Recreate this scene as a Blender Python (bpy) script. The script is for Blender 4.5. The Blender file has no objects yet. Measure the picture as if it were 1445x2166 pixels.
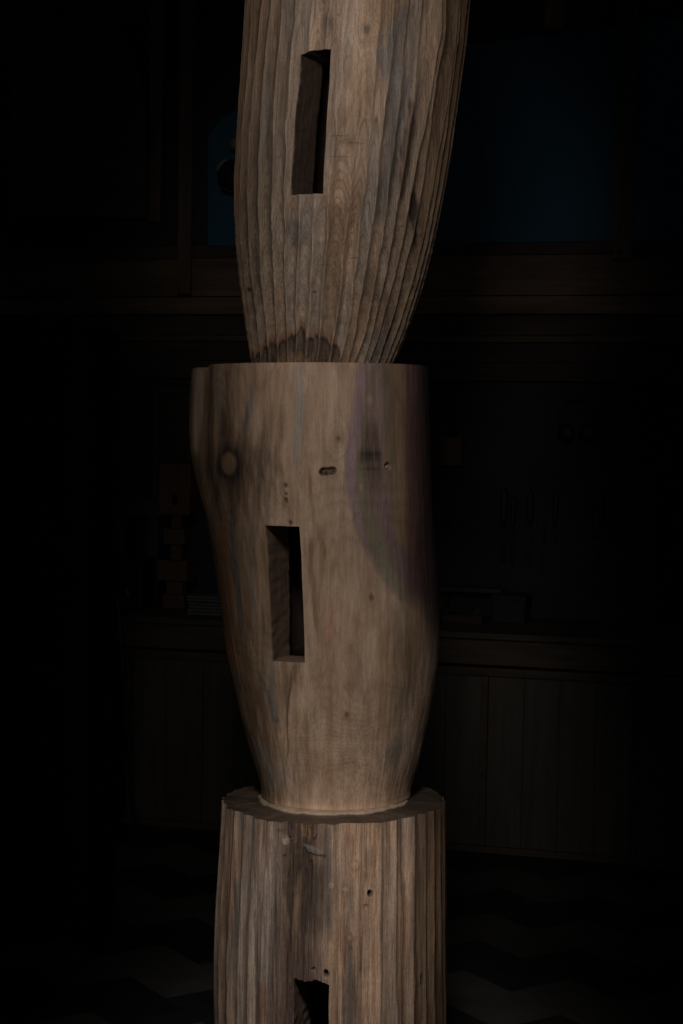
import bpy, bmesh, math, random
import numpy as np
from mathutils import Matrix, Vector

# ------------------------------------------------------------------ camera
F, CX, CY = 3600.0, 722.5, 1083.0            # focal length and centre, photograph pixels
TILT, ROLL, CAMZ = math.radians(2.83), 0.017, 1.74
CT, ST = math.cos(TILT), math.sin(TILT)
sc = bpy.context.scene
col = sc.collection
cam_d = bpy.data.cameras.new('camera')
cam_d.sensor_fit = 'VERTICAL'
cam_d.sensor_height = 36.0
cam_d.sensor_width = 24.0
cam_d.lens = 36.0 * F / 2166.0
cam_d.clip_start, cam_d.clip_end = 0.05, 100.0
cam = bpy.data.objects.new('camera', cam_d)
col.objects.link(cam)
R_FLAT = Matrix.Rotation(math.pi / 2 - TILT, 3, 'X')
R_CAM = R_FLAT @ Matrix.Rotation(ROLL, 3, 'Z')
cam.matrix_world = Matrix.Translation((0, 0, CAMZ)) @ R_CAM.to_4x4()
cam_d.dof.use_dof = True
cam_d.dof.focus_distance = 3.8
cam_d.dof.aperture_fstop = 14.0
sc.camera = cam

# ------------------------------------------------------------------ world and lamps
world = bpy.data.worlds.new('World')
sc.world = world
world.use_nodes = True
world.node_tree.nodes['Background'].inputs[0].default_value = (0.8, 0.9, 1.0, 1)
world.node_tree.nodes['Background'].inputs[1].default_value = 0.008


def added_lamp(name, loc, aim, w, h, power, spread, colr):
    l = bpy.data.lights.new(name, 'AREA')
    l.shape = 'RECTANGLE'
    l.size, l.size_y = w, h
    l.energy, l.color = power, colr
    l.spread = math.radians(spread)
    o = bpy.data.objects.new(name, l)
    o.location = loc
    o.rotation_euler = (Vector(aim) - Vector(loc)).to_track_quat('-Z', 'Z').to_euler()
    col.objects.link(o)
    return o


LAMP = (1.0, 0.98, 0.985)
for aim_z, watts in ((2.62, 0.42), (2.05, 0.31), (1.52, 0.27), (1.00, 0.18), (0.42, 0.96)):
    added_lamp('key_light', (-0.12, 1.55, 2.72), (-0.01, 4.0, aim_z), 0.38, 0.38, watts, 22, LAMP)  # unseen lamps added overhead to light the column from top to foot
added_lamp('side_light', (-0.38, -0.3, 2.0), (-0.16, 4.0, 1.72), 0.20, 2.8, 0.12, 19, LAMP)  # unseen strips added either side of the camera to light the back wall
added_lamp('side_light', (0.38, -0.3, 2.0), (0.17, 4.0, 1.72), 0.20, 2.8, 0.10, 19, LAMP)
sc.view_settings.view_transform = 'Standard'
sc.view_settings.look = 'None'
sc.view_settings.gamma = 1.0
sc.view_settings.exposure = 0.0
sc.cycles.use_denoising = True

rng = np.random.default_rng(7)
random.seed(7)


# ------------------------------------------------------------------ helpers
def smooth(a, b, x):
    t = np.clip((x - a) / (b - a), 0, 1)
    return t * t * (3 - 2 * t)


def vnoise(x, y, seed=0):
    """smooth value noise in [-1, 1]"""
    x = np.asarray(x, float)
    y = np.asarray(y, float)
    x, y = np.broadcast_arrays(x, y)
    xi, yi = np.floor(x).astype(np.int64), np.floor(y).astype(np.int64)
    fx, fy = x - xi, y - yi
    fx = fx * fx * fx * (fx * (fx * 6 - 15) + 10)
    fy = fy * fy * fy * (fy * (fy * 6 - 15) + 10)

    def h(i, j):
        n = (i * 374761393 + j * 668265263 + seed * 1442695041) & 0x7fffffff
        n = ((n ^ (n >> 13)) * 1274126177) & 0x7fffffff
        n = n ^ (n >> 16)
        return (n & 0xffff) / 32767.5 - 1
    a = h(xi, yi) * (1 - fx) + h(xi + 1, yi) * fx
    b = h(xi, yi + 1) * (1 - fx) + h(xi + 1, yi + 1) * fx
    return a * (1 - fy) + b * fy


def fbm(x, y, seed=0, octv=3):
    s, a, t = 0, 1, 0
    for k in range(octv):
        s = s + a * vnoise(x * 2 ** k, y * 2 ** k, seed + 11 * k)
        t += a
        a *= 0.5
    return s / t


def tag(o, label=None, cat=None, group=None, kind=None):
    if label: o['label'] = label
    if cat: o['category'] = cat
    if group: o['group'] = group
    if kind: o['kind'] = kind
    return o


def empty(name, loc=(0, 0, 0), rz=0.0):
    o = bpy.data.objects.new(name, None)
    o.location = loc
    o.rotation_euler = (0, 0, rz)
    col.objects.link(o)
    return o


def link_mesh(name, me, mat, parent=None, world_verts=True):
    o = bpy.data.objects.new(name, me)
    if mat: me.materials.append(mat)
    col.objects.link(o)
    if parent:
        o.parent = parent
        if world_verts:
            o.matrix_parent_inverse = Matrix.LocRotScale(parent.location, parent.rotation_euler, None).inverted()
    return o


def np_mesh(name, verts, quads, smooth_sh=True):
    me = bpy.data.meshes.new(name)
    verts = np.asarray(verts, np.float32)
    quads = np.asarray(quads, np.int32)
    me.vertices.add(len(verts))
    me.vertices.foreach_set('co', verts.ravel())
    me.loops.add(quads.size)
    me.loops.foreach_set('vertex_index', quads.ravel())
    me.polygons.add(len(quads))
    me.polygons.foreach_set('loop_start', np.arange(len(quads), dtype=np.int32) * 4)
    me.polygons.foreach_set('loop_total', np.full(len(quads), 4, np.int32))
    me.update(calc_edges=True)
    me.validate()
    me.polygons.foreach_set('use_smooth', np.full(len(me.polygons), smooth_sh))
    return me


class MB:
    """collects boxes / prisms / tubes / lathes into one bmesh"""
    def __init__(self, xf=None):
        self.bm = bmesh.new()
        self.xf = xf or (lambda p: p)

    def box(self, a, b, bev=0.0):
        (x0, y0, z0), (x1, y1, z1) = a, b
        vs = [self.bm.verts.new(self.xf(p)) for p in
              [(x0, y0, z0), (x1, y0, z0), (x1, y1, z0), (x0, y1, z0),
               (x0, y0, z1), (x1, y0, z1), (x1, y1, z1), (x0, y1, z1)]]
        fs = [self.bm.faces.new([vs[i] for i in f]) for f in
              [(3, 2, 1, 0), (4, 5, 6, 7), (0, 1, 5, 4), (1, 2, 6, 5), (2, 3, 7, 6), (3, 0, 4, 7)]]
        if bev:
            es = list({e for f in fs for e in f.edges})
            bmesh.ops.bevel(self.bm, geom=es, offset=bev, segments=2, affect='EDGES', profile=0.6)
        return self

    def prism(self, pts, y0, y1):
        """polygon in (x, z), extruded from y0 to y1"""
        A = [self.bm.verts.new(self.xf((p[0], y0, p[1]))) for p in pts]
        B = [self.bm.verts.new(self.xf((p[0], y1, p[1]))) for p in pts]
        n = len(pts)
        self.bm.faces.new(A)
        self.bm.faces.new(B[::-1])
        for i in range(n):
            self.bm.faces.new([A[i], B[i], B[(i + 1) % n], A[(i + 1) % n]])
        return self

    def tube(self, pts, rad, seg=10):
        pts = [Vector(self.xf(p)) for p in pts]
        rads = rad if isinstance(rad, (list, tuple)) else [rad] * len(pts)
        rings = []
        up = Vector((0.31, 0.2, 0.93))
        for i, p in enumerate(pts):
            d = (pts[min(i + 1, len(pts) - 1)] - pts[max(i - 1, 0)]).normalized()
            s = d.cross(up)
            if s.length < 1e-3: s = d.cross(Vector((1, 0, 0)))
            s.normalize()
            t = s.cross(d)
            rings.append([self.bm.verts.new(p + (s * math.cos(a) + t * math.sin(a)) * rads[i])
                          for a in [2 * math.pi * k / seg for k in range(seg)]])
        for a, b in zip(rings, rings[1:]):
            for k in range(seg):
                self.bm.faces.new([a[k], a[(k + 1) % seg], b[(k + 1) % seg], b[k]])
        self.bm.faces.new(rings[0][::-1])
        self.bm.faces.new(rings[-1])
        return self

    def lathe(self, prof, origin, axis='Z', seg=20):
        """prof: (radius, height) list about the axis through origin"""
        ox, oy, oz = origin
        rings = []
        for r, h in prof:
            ring = []
            for k in range(seg):
                a = 2 * math.pi * k / seg
                c, s = r * math.cos(a), r * math.sin(a)
                p = (ox + c, oy + s, oz + h) if axis == 'Z' else (ox + c, oy + h, oz + s)
                ring.append(self.bm.verts.new(self.xf(p)))
            rings.append(ring)
        for a, b in zip(rings, rings[1:]):
            for k in range(seg):
                self.bm.faces.new([a[k], a[(k + 1) % seg], b[(k + 1) % seg], b[k]])
        self.bm.faces.new(rings[0][::-1])
        self.bm.faces.new(rings[-1])
        return self

    def build(self, name, mat, parent=None, sm=False):
        bmesh.ops.recalc_face_normals(self.bm, faces=self.bm.faces[:])
        me = bpy.data.meshes.new(name)
        self.bm.to_mesh(me)
        self.bm.free()
        if sm:
            for p in me.polygons: p.use_smooth = True
        return link_mesh(name, me, mat, parent)


# ------------------------------------------------------------------ materials
def new_mat(name):
    m = bpy.data.materials.new(name)
    m.use_nodes = True
    nt = m.node_tree
    return m, nt, nt.nodes['Principled BSDF']


def N(nt, typ, **kw):
    n = nt.nodes.new(typ)
    for k, v in kw.items():
        if k in n.inputs.keys():
            n.inputs[k].default_value = v
        else:
            setattr(n, k, v)
    return n


def mathn(nt, op, a, b=None):
    n = nt.nodes.new('ShaderNodeMath')
    n.operation = op
    for i, v in enumerate((a, b)):
        if v is None: continue
        if isinstance(v, (int, float)): n.inputs[i].default_value = v
        else: nt.links.new(v, n.inputs[i])
    return n.outputs[0]


def noise_at(nt, scale3, detail=3.0, rough=0.55, src='Object'):
    tc = nt.nodes.new('ShaderNodeTexCoord')
    mp = nt.nodes.new('ShaderNodeMapping')
    mp.inputs['Scale'].default_value = scale3
    nt.links.new(tc.outputs[src], mp.inputs[0])
    nz = N(nt, 'ShaderNodeTexNoise', Scale=1.0, Detail=detail, Roughness=rough)
    nt.links.new(mp.outputs[0], nz.inputs['Vector'])
    return nz.outputs['Fac']


def ramp(nt, fac, lo, hi, c0=(0, 0, 0), c1=(1, 1, 1)):
    r = nt.nodes.new('ShaderNodeValToRGB')
    r.color_ramp.elements[0].position = lo
    r.color_ramp.elements[1].position = hi
    r.color_ramp.elements[0].color = (*c0, 1)
    r.color_ramp.elements[1].color = (*c1, 1)
    nt.links.new(fac, r.inputs[0])
    return r.outputs[0]


def mixc(nt, mode, fac, a, b):
    m = nt.nodes.new('ShaderNodeMix')
    m.data_type = 'RGBA'
    m.blend_type = mode
    for idx, v in ((0, fac), (6, a), (7, b)):
        if isinstance(v, (int, float)): m.inputs[idx].default_value = v
        elif isinstance(v, tuple): m.inputs[idx].default_value = (*v, 1)
        else: nt.links.new(v, m.inputs[idx])
    return m.outputs[2]


def carved_wood(name, ring_amt, fibre_amt, bump, speck_amt=0.75):
    """colour of the log comes from its own stains ('tint'); rings and fibres are added here"""
    m, nt, bs = new_mat(name)
    at = N(nt, 'ShaderNodeAttribute', attribute_name='tint')
    rg = N(nt, 'ShaderNodeAttribute', attribute_name='ring')
    fine = noise_at(nt, (330, 330, 10), 4, 0.62)
    mid = noise_at(nt, (85, 85, 3.2), 3, 0.55)
    big = noise_at(nt, (16, 16, 2.2), 3, 0.5)
    speck = noise_at(nt, (900, 900, 120), 2, 0.6)
    wob = noise_at(nt, (22, 22, 4.0), 3, 0.5)
    ph = mathn(nt, 'ADD', mathn(nt, 'MULTIPLY', rg.outputs['Fac'], 2 * math.pi / 0.0034), mathn(nt, 'MULTIPLY', wob, 9.0))
    sn = mathn(nt, 'MULTIPLY_ADD', mathn(nt, 'SINE', ph), 0.5)
    sn.node.inputs[2].default_value = 0.5
    sn = mathn(nt, 'POWER', sn, 2.5)
    ph2 = mathn(nt, 'ADD', mathn(nt, 'MULTIPLY', rg.outputs['Fac'], 2 * math.pi / 0.0125), mathn(nt, 'MULTIPLY', wob, 5.0))
    sn2 = mathn(nt, 'MULTIPLY_ADD', mathn(nt, 'SINE', ph2), 0.5)
    sn2.node.inputs[2].default_value = 0.5
    c = at.outputs['Color']
    c = mixc(nt, 'MULTIPLY', 1.0, c, ramp(nt, big, 0.3, 0.72, (0.80, 0.77, 0.74), (1.12, 1.12, 1.12)))
    c = mixc(nt, 'MULTIPLY', fibre_amt, c, ramp(nt, mid, 0.34, 0.60, (0.60, 0.56, 0.52), (1.10, 1.10, 1.10)))
    c = mixc(nt, 'MULTIPLY', fibre_amt, c, ramp(nt, fine, 0.36, 0.58, (0.56, 0.52, 0.48), (1.10, 1.10, 1.10)))
    c = mixc(nt, 'MULTIPLY', speck_amt, c, ramp(nt, speck, 0.36, 0.55, (0.55, 0.52, 0.50), (1.08, 1.08, 1.08)))
    rmask = mathn(nt, 'MULTIPLY', ramp(nt, noise_at(nt, (9, 9, 3), 2, 0.5), 0.25, 0.55), ring_amt)
    c = mixc(nt, 'MULTIPLY', rmask, c, ramp(nt, sn, 0.0, 1.0, (1.05, 1.05, 1.05), (0.72, 0.68, 0.64)))
    c = mixc(nt, 'MULTIPLY', ring_amt * 0.8, c, ramp(nt, sn2, 0.0, 1.0, (1.06, 1.06, 1.06), (0.80, 0.77, 0.74)))
    nt.links.new(c, bs.inputs['Base Color'])
    bs.inputs['Roughness'].default_value = 0.72
    bs.inputs['Specular IOR Level'].default_value = 0.22
    h = mathn(nt, 'ADD', mathn(nt, 'MULTIPLY', fine, 1.0), mathn(nt, 'MULTIPLY', mid, 1.2))
    h = mathn(nt, 'ADD', h, mathn(nt, 'MULTIPLY', speck, 0.35))
    bp = N(nt, 'ShaderNodeBump', Strength=bump, Distance=0.0022)
    nt.links.new(h, bp.inputs['Height'])
    nt.links.new(bp.outputs[0], bs.inputs['Normal'])
    return m


def shop_mat(name, c0, c1, scale3=(4, 4, 4), rough=0.7, metal=0.0, bump=0.0, spec=0.3, rand=0.0):
    m, nt, bs = new_mat(name)
    f = noise_at(nt, scale3, 4, 0.6)
    c = ramp(nt, f, 0.30, 0.70, c0, c1)
    if rand:
        oi = nt.nodes.new('ShaderNodeObjectInfo')
        c = mixc(nt, 'MULTIPLY', 1.0, c, ramp(nt, oi.outputs['Random'], 0, 1, (1 - rand,) * 3, (1 + rand,) * 3))
    nt.links.new(c, bs.inputs['Base Color'])
    bs.inputs['Roughness'].default_value = rough
    bs.inputs['Metallic'].default_value = metal
    bs.inputs['Specular IOR Level'].default_value = spec
    if bump:
        bp = N(nt, 'ShaderNodeBump', Strength=bump, Distance=0.003)
        nt.links.new(f, bp.inputs['Height'])
        nt.links.new(bp.outputs[0], bs.inputs['Normal'])
    return m


M = {
    'log_top': carved_wood('fluted_log_wood', 0.75, 0.48, 0.6, 0.6),
    'log_mid': carved_wood('smooth_log_wood', 0.36, 0.30, 0.3, 0.36),
    'log_low': carved_wood('weathered_log_wood', 0.25, 0.72, 0.65, 0.6),
    'plank': shop_mat('plank_wood', (0.07542, 0.04632, 0.03017), (0.1724, 0.1078, 0.07006), (2.2, 2.2, 26), 0.75, bump=0.3, rand=0.25),
    'dark_plank': shop_mat('dark_plank_wood', (0.039, 0.0273, 0.0208), (0.078, 0.052, 0.0364), (2, 2, 24), 0.8, bump=0.3, rand=0.25),
    'upright': shop_mat('upright_wood', (0.07605, 0.0507, 0.03718), (0.1521, 0.09802, 0.0676), (24, 24, 2), 0.75, bump=0.3, rand=0.2),
    'bench': shop_mat('bench_wood', (0.06895, 0.04827, 0.0331), (0.1241, 0.08618, 0.05861), (3, 3, 30), 0.65, bump=0.2, rand=0.12),
    'panel': shop_mat('bench_panel_wood', (0.08471, 0.06843, 0.05214), (0.1304, 0.1043, 0.07823), (34, 34, 2.2), 0.65, bump=0.2, rand=0.10),
    'wallboard': shop_mat('wall_board', (0.0273, 0.02496, 0.0234), (0.0429, 0.039, 0.03588), (3, 3, 3), 0.85),
    'blue': shop_mat('blue_board', (0.01497, 0.06861, 0.09982), (0.02246, 0.09359, 0.131), (1.6, 1.6, 1.6), 0.7),
    'cabinet': shop_mat('cabinet_wood', (0.0175, 0.011, 0.008), (0.0325, 0.02, 0.014), (26, 26, 2), 0.65, bump=0.2),
    'cab_panel': shop_mat('cabinet_panel', (0.018, 0.016, 0.0136), (0.028, 0.0248, 0.0208), (5, 5, 40), 0.7),
    'metal': shop_mat('dull_aluminium', (0.1, 0.1, 0.095), (0.15, 0.15, 0.145), (20, 20, 20), 0.5, 0.6),
    'steel': shop_mat('tool_steel', (0.0144, 0.0144, 0.0144), (0.024, 0.024, 0.024), (30, 30, 30), 0.45, 0.8),
    'black': shop_mat('black_plastic', (0.010, 0.010, 0.011), (0.018, 0.018, 0.018), (9, 9, 9), 0.5),
    'grey': shop_mat('grey_card', (0.042, 0.042, 0.042), (0.063, 0.063, 0.0609), (8, 8, 8), 0.8),
    'cloth': shop_mat('folded_cloth', (0.098, 0.091, 0.0805), (0.147, 0.14, 0.126), (60, 60, 60), 0.95, bump=0.5),
    'pale': shop_mat('pale_paint', (0.1456, 0.14, 0.1288), (0.2016, 0.1904, 0.1736), (14, 14, 14), 0.7),
    'brown': shop_mat('maquette_wood', (0.0845, 0.0429, 0.0221), (0.13, 0.06825, 0.03575), (30, 30, 4), 0.6, bump=0.2),
    'handle': shop_mat('tool_handle_wood', (0.0225, 0.01575, 0.007875), (0.03825, 0.027, 0.0135), (40, 40, 5), 0.5),
    'yellow': shop_mat('yellow_wood', (0.16, 0.095, 0.025), (0.30, 0.19, 0.055), (40, 40, 6), 0.6, bump=0.3),
    'red': shop_mat('dull_red_paint', (0.10, 0.018, 0.012), (0.14, 0.026, 0.018), (9, 9, 9), 0.6),
}


def tile_mat(name, c0, c1, speck):
    m, nt, bs = new_mat(name)
    f = noise_at(nt, (7, 7, 7), 3, 0.6)
    s = noise_at(nt, (170, 170, 170), 2, 0.6)
    c = ramp(nt, f, 0.3, 0.7, c0, c1)
    c = mixc(nt, 'MIX', ramp(nt, s, 0.63, 0.70), c, speck)
    oi = nt.nodes.new('ShaderNodeObjectInfo')
    c = mixc(nt, 'MULTIPLY', 1.0, c, ramp(nt, oi.outputs['Random'], 0, 1, (0.85,) * 3, (1.12,) * 3))
    nt.links.new(c, bs.inputs['Base Color'])
    r = ramp(nt, f, 0.3, 0.7, (0.42,) * 3, (0.60,) * 3)
    nt.links.new(r, bs.inputs['Roughness'])
    bs.inputs['Specular IOR Level'].default_value = 0.25
    return m


M['tile_light'] = tile_mat('cream_tile', (0.054, 0.049, 0.039), (0.070, 0.063, 0.050), (0.045, 0.040, 0.031))
M['tile_dark'] = tile_mat('black_tile', (0.012, 0.012, 0.012), (0.020, 0.020, 0.019), (0.09, 0.085, 0.075))


# ------------------------------------------------------------------ pixel geometry
def ray(px, py):
    d = R_CAM @ Vector(((px - CX) / F, (CY - py) / F, -1.0))
    return d


YAW = math.radians(15.0)
UDIR = Vector((math.cos(YAW), -math.sin(YAW), 0))
NDIR = Vector((-math.sin(YAW), -math.cos(YAW), 0))
ORG = Vector((0, 7.12, 0))
CAMP = Vector((0, 0, CAMZ))


def uz(px, py, v):
    """where the sight line of a pixel meets the plane v metres in front of the bench front -> (u, z)"""
    d = ray(px, py)
    t = (v - (CAMP - ORG).dot(NDIR)) / d.dot(NDIR)
    p = CAMP + d * t
    return (p - ORG).dot(UDIR), p.z


def wall_xf(p):
    """(u, v, z) of the bench wall -> world"""
    q = ORG + UDIR * p[0] + NDIR * p[1]
    return (q.x, q.y, p[2])


def on_floor(px, py):
    d = ray(px, py)
    t = -CAMZ / d.z
    p = CAMP + d * t
    return p.x, p.y


# ------------------------------------------------------------------ floor
x0, y0 = on_floor(348, 1998)
x1, y1 = on_floor(218, 2024)
x2, y2 = on_floor(408, 2042)
TS = 0.5 * (math.hypot(x1 - x0, y1 - y0) + math.hypot(x2 - x0, y2 - y0))
ANG = 0.5 * (math.atan2(y0 - y1, x0 - x1) + math.atan2(y0 - y2, x0 - x2) - math.pi / 2)
AX = Vector((math.cos(ANG), math.sin(ANG)))
CXV = Vector((-math.sin(ANG), math.cos(ANG)))
print('tile', TS, math.degrees(ANG))
base = MB().box((-5, -1, -0.10), (5, 10, -0.006))
floor = base.build('floor', M['tile_dark'])
tag(floor, 'floor of black and cream tiles in zigzag bands', None, None, 'structure')


def tile_mesh(mat):
    mb = MB()
    h = TS / 2 - 0.0006
    mb.box((-h, -h, -0.0055), (h, h, 0.0), 0.0008)
    me = bpy.data.meshes.new('tile')
    bmesh.ops.recalc_face_normals(mb.bm, faces=mb.bm.faces[:])
    mb.bm.to_mesh(me)
    mb.bm.free()
    me.materials.append(mat)
    return me


TL, TD = tile_mesh(M['tile_light']), tile_mesh(M['tile_dark'])
spots = []
for i in range(-40, 40):
    for j in range(-40, 40):
        p = Vector((x0, y0)) + AX * ((i + 0.5) * TS) + CXV * ((j + 0.5) * TS)
        if not (3.4 < p.y < 7.75): continue
        if abs(p.x) > 0.205 * p.y + 0.14: continue
        spots.append((p.x * p.x * 0.2 + abs(p.y - 5.5), i, j, p))
for _, i, j, p in sorted(spots, key=lambda s: s[0])[:300]:
    dark = ((i + j + 1) // 2) % 2 == 0
    o = bpy.data.objects.new('tile', TD if dark else TL)
    o.location = (p.x, p.y, random.uniform(-0.0004, 0.0))
    o.rotation_euler = (random.gauss(0, .0008), random.gauss(0, .0008), ANG)
    col.objects.link(o)
    o.parent = floor

# ------------------------------------------------------------------ the carved column
Y0 = 4.0


def z_of(py):
    q = (CY - py) / F
    return (q * Y0 * CT - Y0 * ST) / (CT + q * ST)


def x_of(px, z):
    return (px - CX) / F * (Y0 * CT - z * ST)


def project(X, Y, Z):
    d = Y * CT - Z * ST
    return CX + F * X / d, CY - F * (Y * ST + Z * CT) / d


R_IMG = np.array(R_CAM @ R_FLAT.inverted())          # image-aligned frame -> world


def to_world(V):
    W = V @ R_IMG.T
    W[:, 2] += CAMZ
    return W


def ease_interp(y, pts):
    ys = np.array([p[0] for p in pts], float)
    vs = np.array([p[1] for p in pts], float)
    k = np.interp(y, ys, vs)
    # light smoothing of the corners
    o = 0
    for d in (-18, -9, 0, 9, 18):
        o = o + np.interp(np.asarray(y) + d, ys, vs)
    return np.where((np.asarray(y) > ys[0] + 18) & (np.asarray(y) < ys[-1] - 18), o / 5, k)


def theta_columns(nf, nb):
    f = np.linspace(-math.pi * 0.54, math.pi * 0.54, nf)
    b = np.linspace(math.pi * 0.54, 2 * math.pi - math.pi * 0.54, nb + 2)[1:-1]
    return np.concatenate([f, b])


def section(name, rows, left, right, depth_k, offset_fn, paint_fn, mat, slot=None, cap_top=None, cap_bot=None,
            nf=400, nb=70, shape_fn=None):
    """a lofted log: rows are image heights of the silhouette, theta 0 faces the camera"""
    th = theta_columns(nf, nb)
    nc, nr = len(th), len(rows)
    L, Rr = ease_interp(rows, left), ease_interp(rows, right)
    cx, hw = (L + Rr) / 2, (Rr - L) / 2
    TH = np.repeat(th[None, :], nr, 0)
    PY = np.repeat(rows[:, None], nc, 1)
    sl = None
    if slot:
        def invert(px, py):
            t, p = 0.0, py
            for _ in range(40):
                c, h = np.interp(p, rows, cx), np.interp(p, rows, hw)
                z = z_of(p)
                hd = h / F * Y0 * depth_k
                yf = Y0 - hd * math.cos(t)
                s = (((px - CX) * (yf / Y0)) + CX - c) / h
                t = math.asin(max(-0.99, min(0.99, s)))
                q = (CY - py) / F
                zz = (q * yf * CT - yf * ST) / (CT + q * ST)
                qq = (Y0 * ST + zz * CT) / (Y0 * CT - zz * ST)
                p = CY - F * qq
            return t, p
        tl, tr, bl, br = [invert(*slot[k]) for k in ('tl', 'tr', 'bl', 'br')]
        iL = int(np.argmin(abs(th[:nf] - (tl[0] + bl[0]) / 2)))
        iR = int(np.argmin(abs(th[:nf] - (tr[0] + br[0]) / 2)))
        jT = int(np.argmin(abs(rows - (tl[1] + tr[1]) / 2)))
        jB = int(np.argmin(abs(rows - (bl[1] + br[1]) / 2)))
        jB = min(jB, nr - 3)
        for j in range(nr):
            f = np.clip((rows[j] - rows[jT]) / (rows[jB] - rows[jT]), 0, 1)
            wob = 0.006 * float(vnoise(rows[j] / 55.0, 3.3, 5)) if slot.get('wob', 1) else 0
            a = tl[0] + (bl[0] - tl[0]) * f + wob
            b = tr[0] + (br[0] - tr[0]) * f + 0.5 * wob
            TH[j, :nf] = np.interp(th[:nf], [th[0], th[iL], th[iR], th[nf - 1]], [th[0], a, b, th[nf - 1]])
        u = np.clip((np.arange(nc) - iL) / max(1, iR - iL), 0, 1)
        for jj, ea, eb, bump in ((jT, tl[1], tr[1], slot.get('top_step')), (jB, bl[1], br[1], None)):
            target = ea + (eb - ea) * u
            if bump: target = target + np.interp(u, bump[0], bump[1])
            d = target - rows[jj]
            w = np.exp(-((rows[:, None] - rows[jj]) / 45.0) ** 2) * np.exp(-(np.maximum(0, abs(np.arange(nc) - (iL + iR) / 2) - (iR - iL) / 2) / 40.0) ** 2)[None, :]
            PY = PY + w * d[None, :]
        sl = (iL, iR, jT, jB)
    CXg = np.interp(PY, rows, cx)
    HW = np.interp(PY, rows, hw)
    Z = z_of(PY)
    S, C = np.sin(TH), np.cos(TH)
    hwm = HW / F * (Y0 * CT - Z * ST)
    X = x_of(CXg, Z) + hwm * S
    Y = Y0 - hwm * depth_k * C
    if shape_fn is not None:
        dx, dy = shape_fn(TH, PY, hwm)
        X, Y = X + dx, Y + dy
    PX, PYI = project(X, Y, Z)
    info = dict(TH=TH, PY=PY, PX=PX, PYI=PYI, C=C, S=S, hwm=hwm)
    off, extra = offset_fn(info)
    X = X + off * S
    Y = Y - off * C
    if 'dz' in extra: Z = Z + extra['dz']
    info.update(extra)
    colr = paint_fn(info)
    # growth rings: distance from the pith of the log
    axx = x_of(np.interp(PY, rows, cx), Z)
    ring = np.hypot(X - axx * 0.9, (Y - Y0)) + extra.get('ring', 0)
    V = np.stack([X, Y, Z], -1).reshape(-1, 3)
    ii, jj = np.meshgrid(np.arange(nc), np.arange(nr - 1))
    i2 = (ii + 1) % nc
    quads = np.stack([jj * nc + ii, (jj + 1) * nc + ii, (jj + 1) * nc + i2, jj * nc + i2], -1).reshape(-1, 4)
    tint = colr.reshape(-1, 3)
    ringv = ring.reshape(-1)
    lists_V, lists_Q, lists_T, lists_R = [V], [quads], [tint], [ringv]
    nv = len(V)
    if sl:
        iL, iR, jT, jB = sl
        m = (ii >= iL) & (ii < iR) & (jj >= jT) & (jj < jB)
        lists_Q[0] = quads[~m.reshape(-1)]
        loop = [(jT, i) for i in range(iL, iR)] + [(j, iR) for j in range(jT, jB)] + \
               [(jB, i) for i in range(iR, iL, -1)] + [(j, iL) for j in range(jB, jT, -1)]
        P0 = np.array([V[j * nc + i] for j, i in loop])
        T0 = np.array([tint[j * nc + i] for j, i in loop])
        cen = P0.mean(0)
        a = slot['dir']
        D = np.array([math.sin(a), math.cos(a), 0.0])
        rgt = np.array([math.cos(a), -math.sin(a), 0.0])
        loops, cols = [P0], [T0]
        n0 = len(loop)
        proj = ((P0 - cen) @ D)
        flat = P0 - proj[:, None] * D[None, :]
        dpt = slot['depth']
        for k, d in enumerate(np.linspace(0.0, 1.0, 9)[1:]):
            want = flat + D * (dpt * d)
            start = np.maximum(proj, 0)[:, None] * 0
            Pk = P0 + (want - P0) * 1.0 if k > 0 else P0 + D[None, :] * 0.010
            jit = 0.0018 * vnoise(Pk[:, 2] * 75, np.full(n0, k * 0.7), 9)[:, None] * rgt[None, :]
            loops.append(Pk + jit)
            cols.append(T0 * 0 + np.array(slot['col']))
        rel = flat - cen
        big = rel * 1.0
        big = (rel @ rgt)[:, None] * rgt[None, :] * 2.6 + np.array([0, 0, 1.0]) * (rel[:, 2:3] * 1.06)
        loops.append(cen + big + D * dpt * 1.001)
        loops.append(cen + big + D * (dpt + slot['chamber']))
        cols += [cols[-1] * 0.35, cols[-1] * 0.3]  # chamber tint cut down: the hollow's shade is put into the colour
        A = np.concatenate(loops)
        q = []
        for k in range(len(loops) - 1):
            for t in range(n0):
                t2 = (t + 1) % n0
                q.append((k * n0 + t, k * n0 + t2, (k + 1) * n0 + t2, (k + 1) * n0 + t))
        # chamber back
        k = (len(loops) - 1) * n0
        w_, h_ = iR - iL, jB - jT
        top = [k + i for i in range(0, w_ + 1)]
        lef = [k] + [k + n0 - t for t in range(1, h_ + 1)]
        rig = [k + w_ + t for t in range(h_ + 1)]
        for t in range(h_):
            q.append((lef[t], rig[t], rig[t + 1], lef[t + 1]))
        lists_V.append(A)
        lists_Q.append(np.array(q) + nv)
        lists_T.append(np.concatenate(cols))
        lists_R.append(np.hypot(A[:, 0], A[:, 1] - Y0))
        nv += len(A)
    for cap, j, flip in ((cap_top, 0, True), (cap_bot, nr - 1, False)):
        if cap is None: continue
        prev = np.array([V[j * nc + i] for i in range(nc)])
        cn = prev.mean(0)
        rings = [prev]
        for f in (0.97, 0.8, 0.55, 0.3, 0.02):
            r_ = cn + (prev - cn) * f
            r_[:, 2] = prev[:, 2] * f + cn[2] * (1 - f)
            rings.append(r_)
        A = np.concatenate(rings)
        q = []
        for k in range(len(rings) - 1):
            for t in range(nc):
                t2 = (t + 1) % nc
                f4 = (k * nc + t, k * nc + t2, (k + 1) * nc + t2, (k + 1) * nc + t)
                q.append(f4 if not flip else f4[::-1])
        lists_V.append(A)
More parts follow.
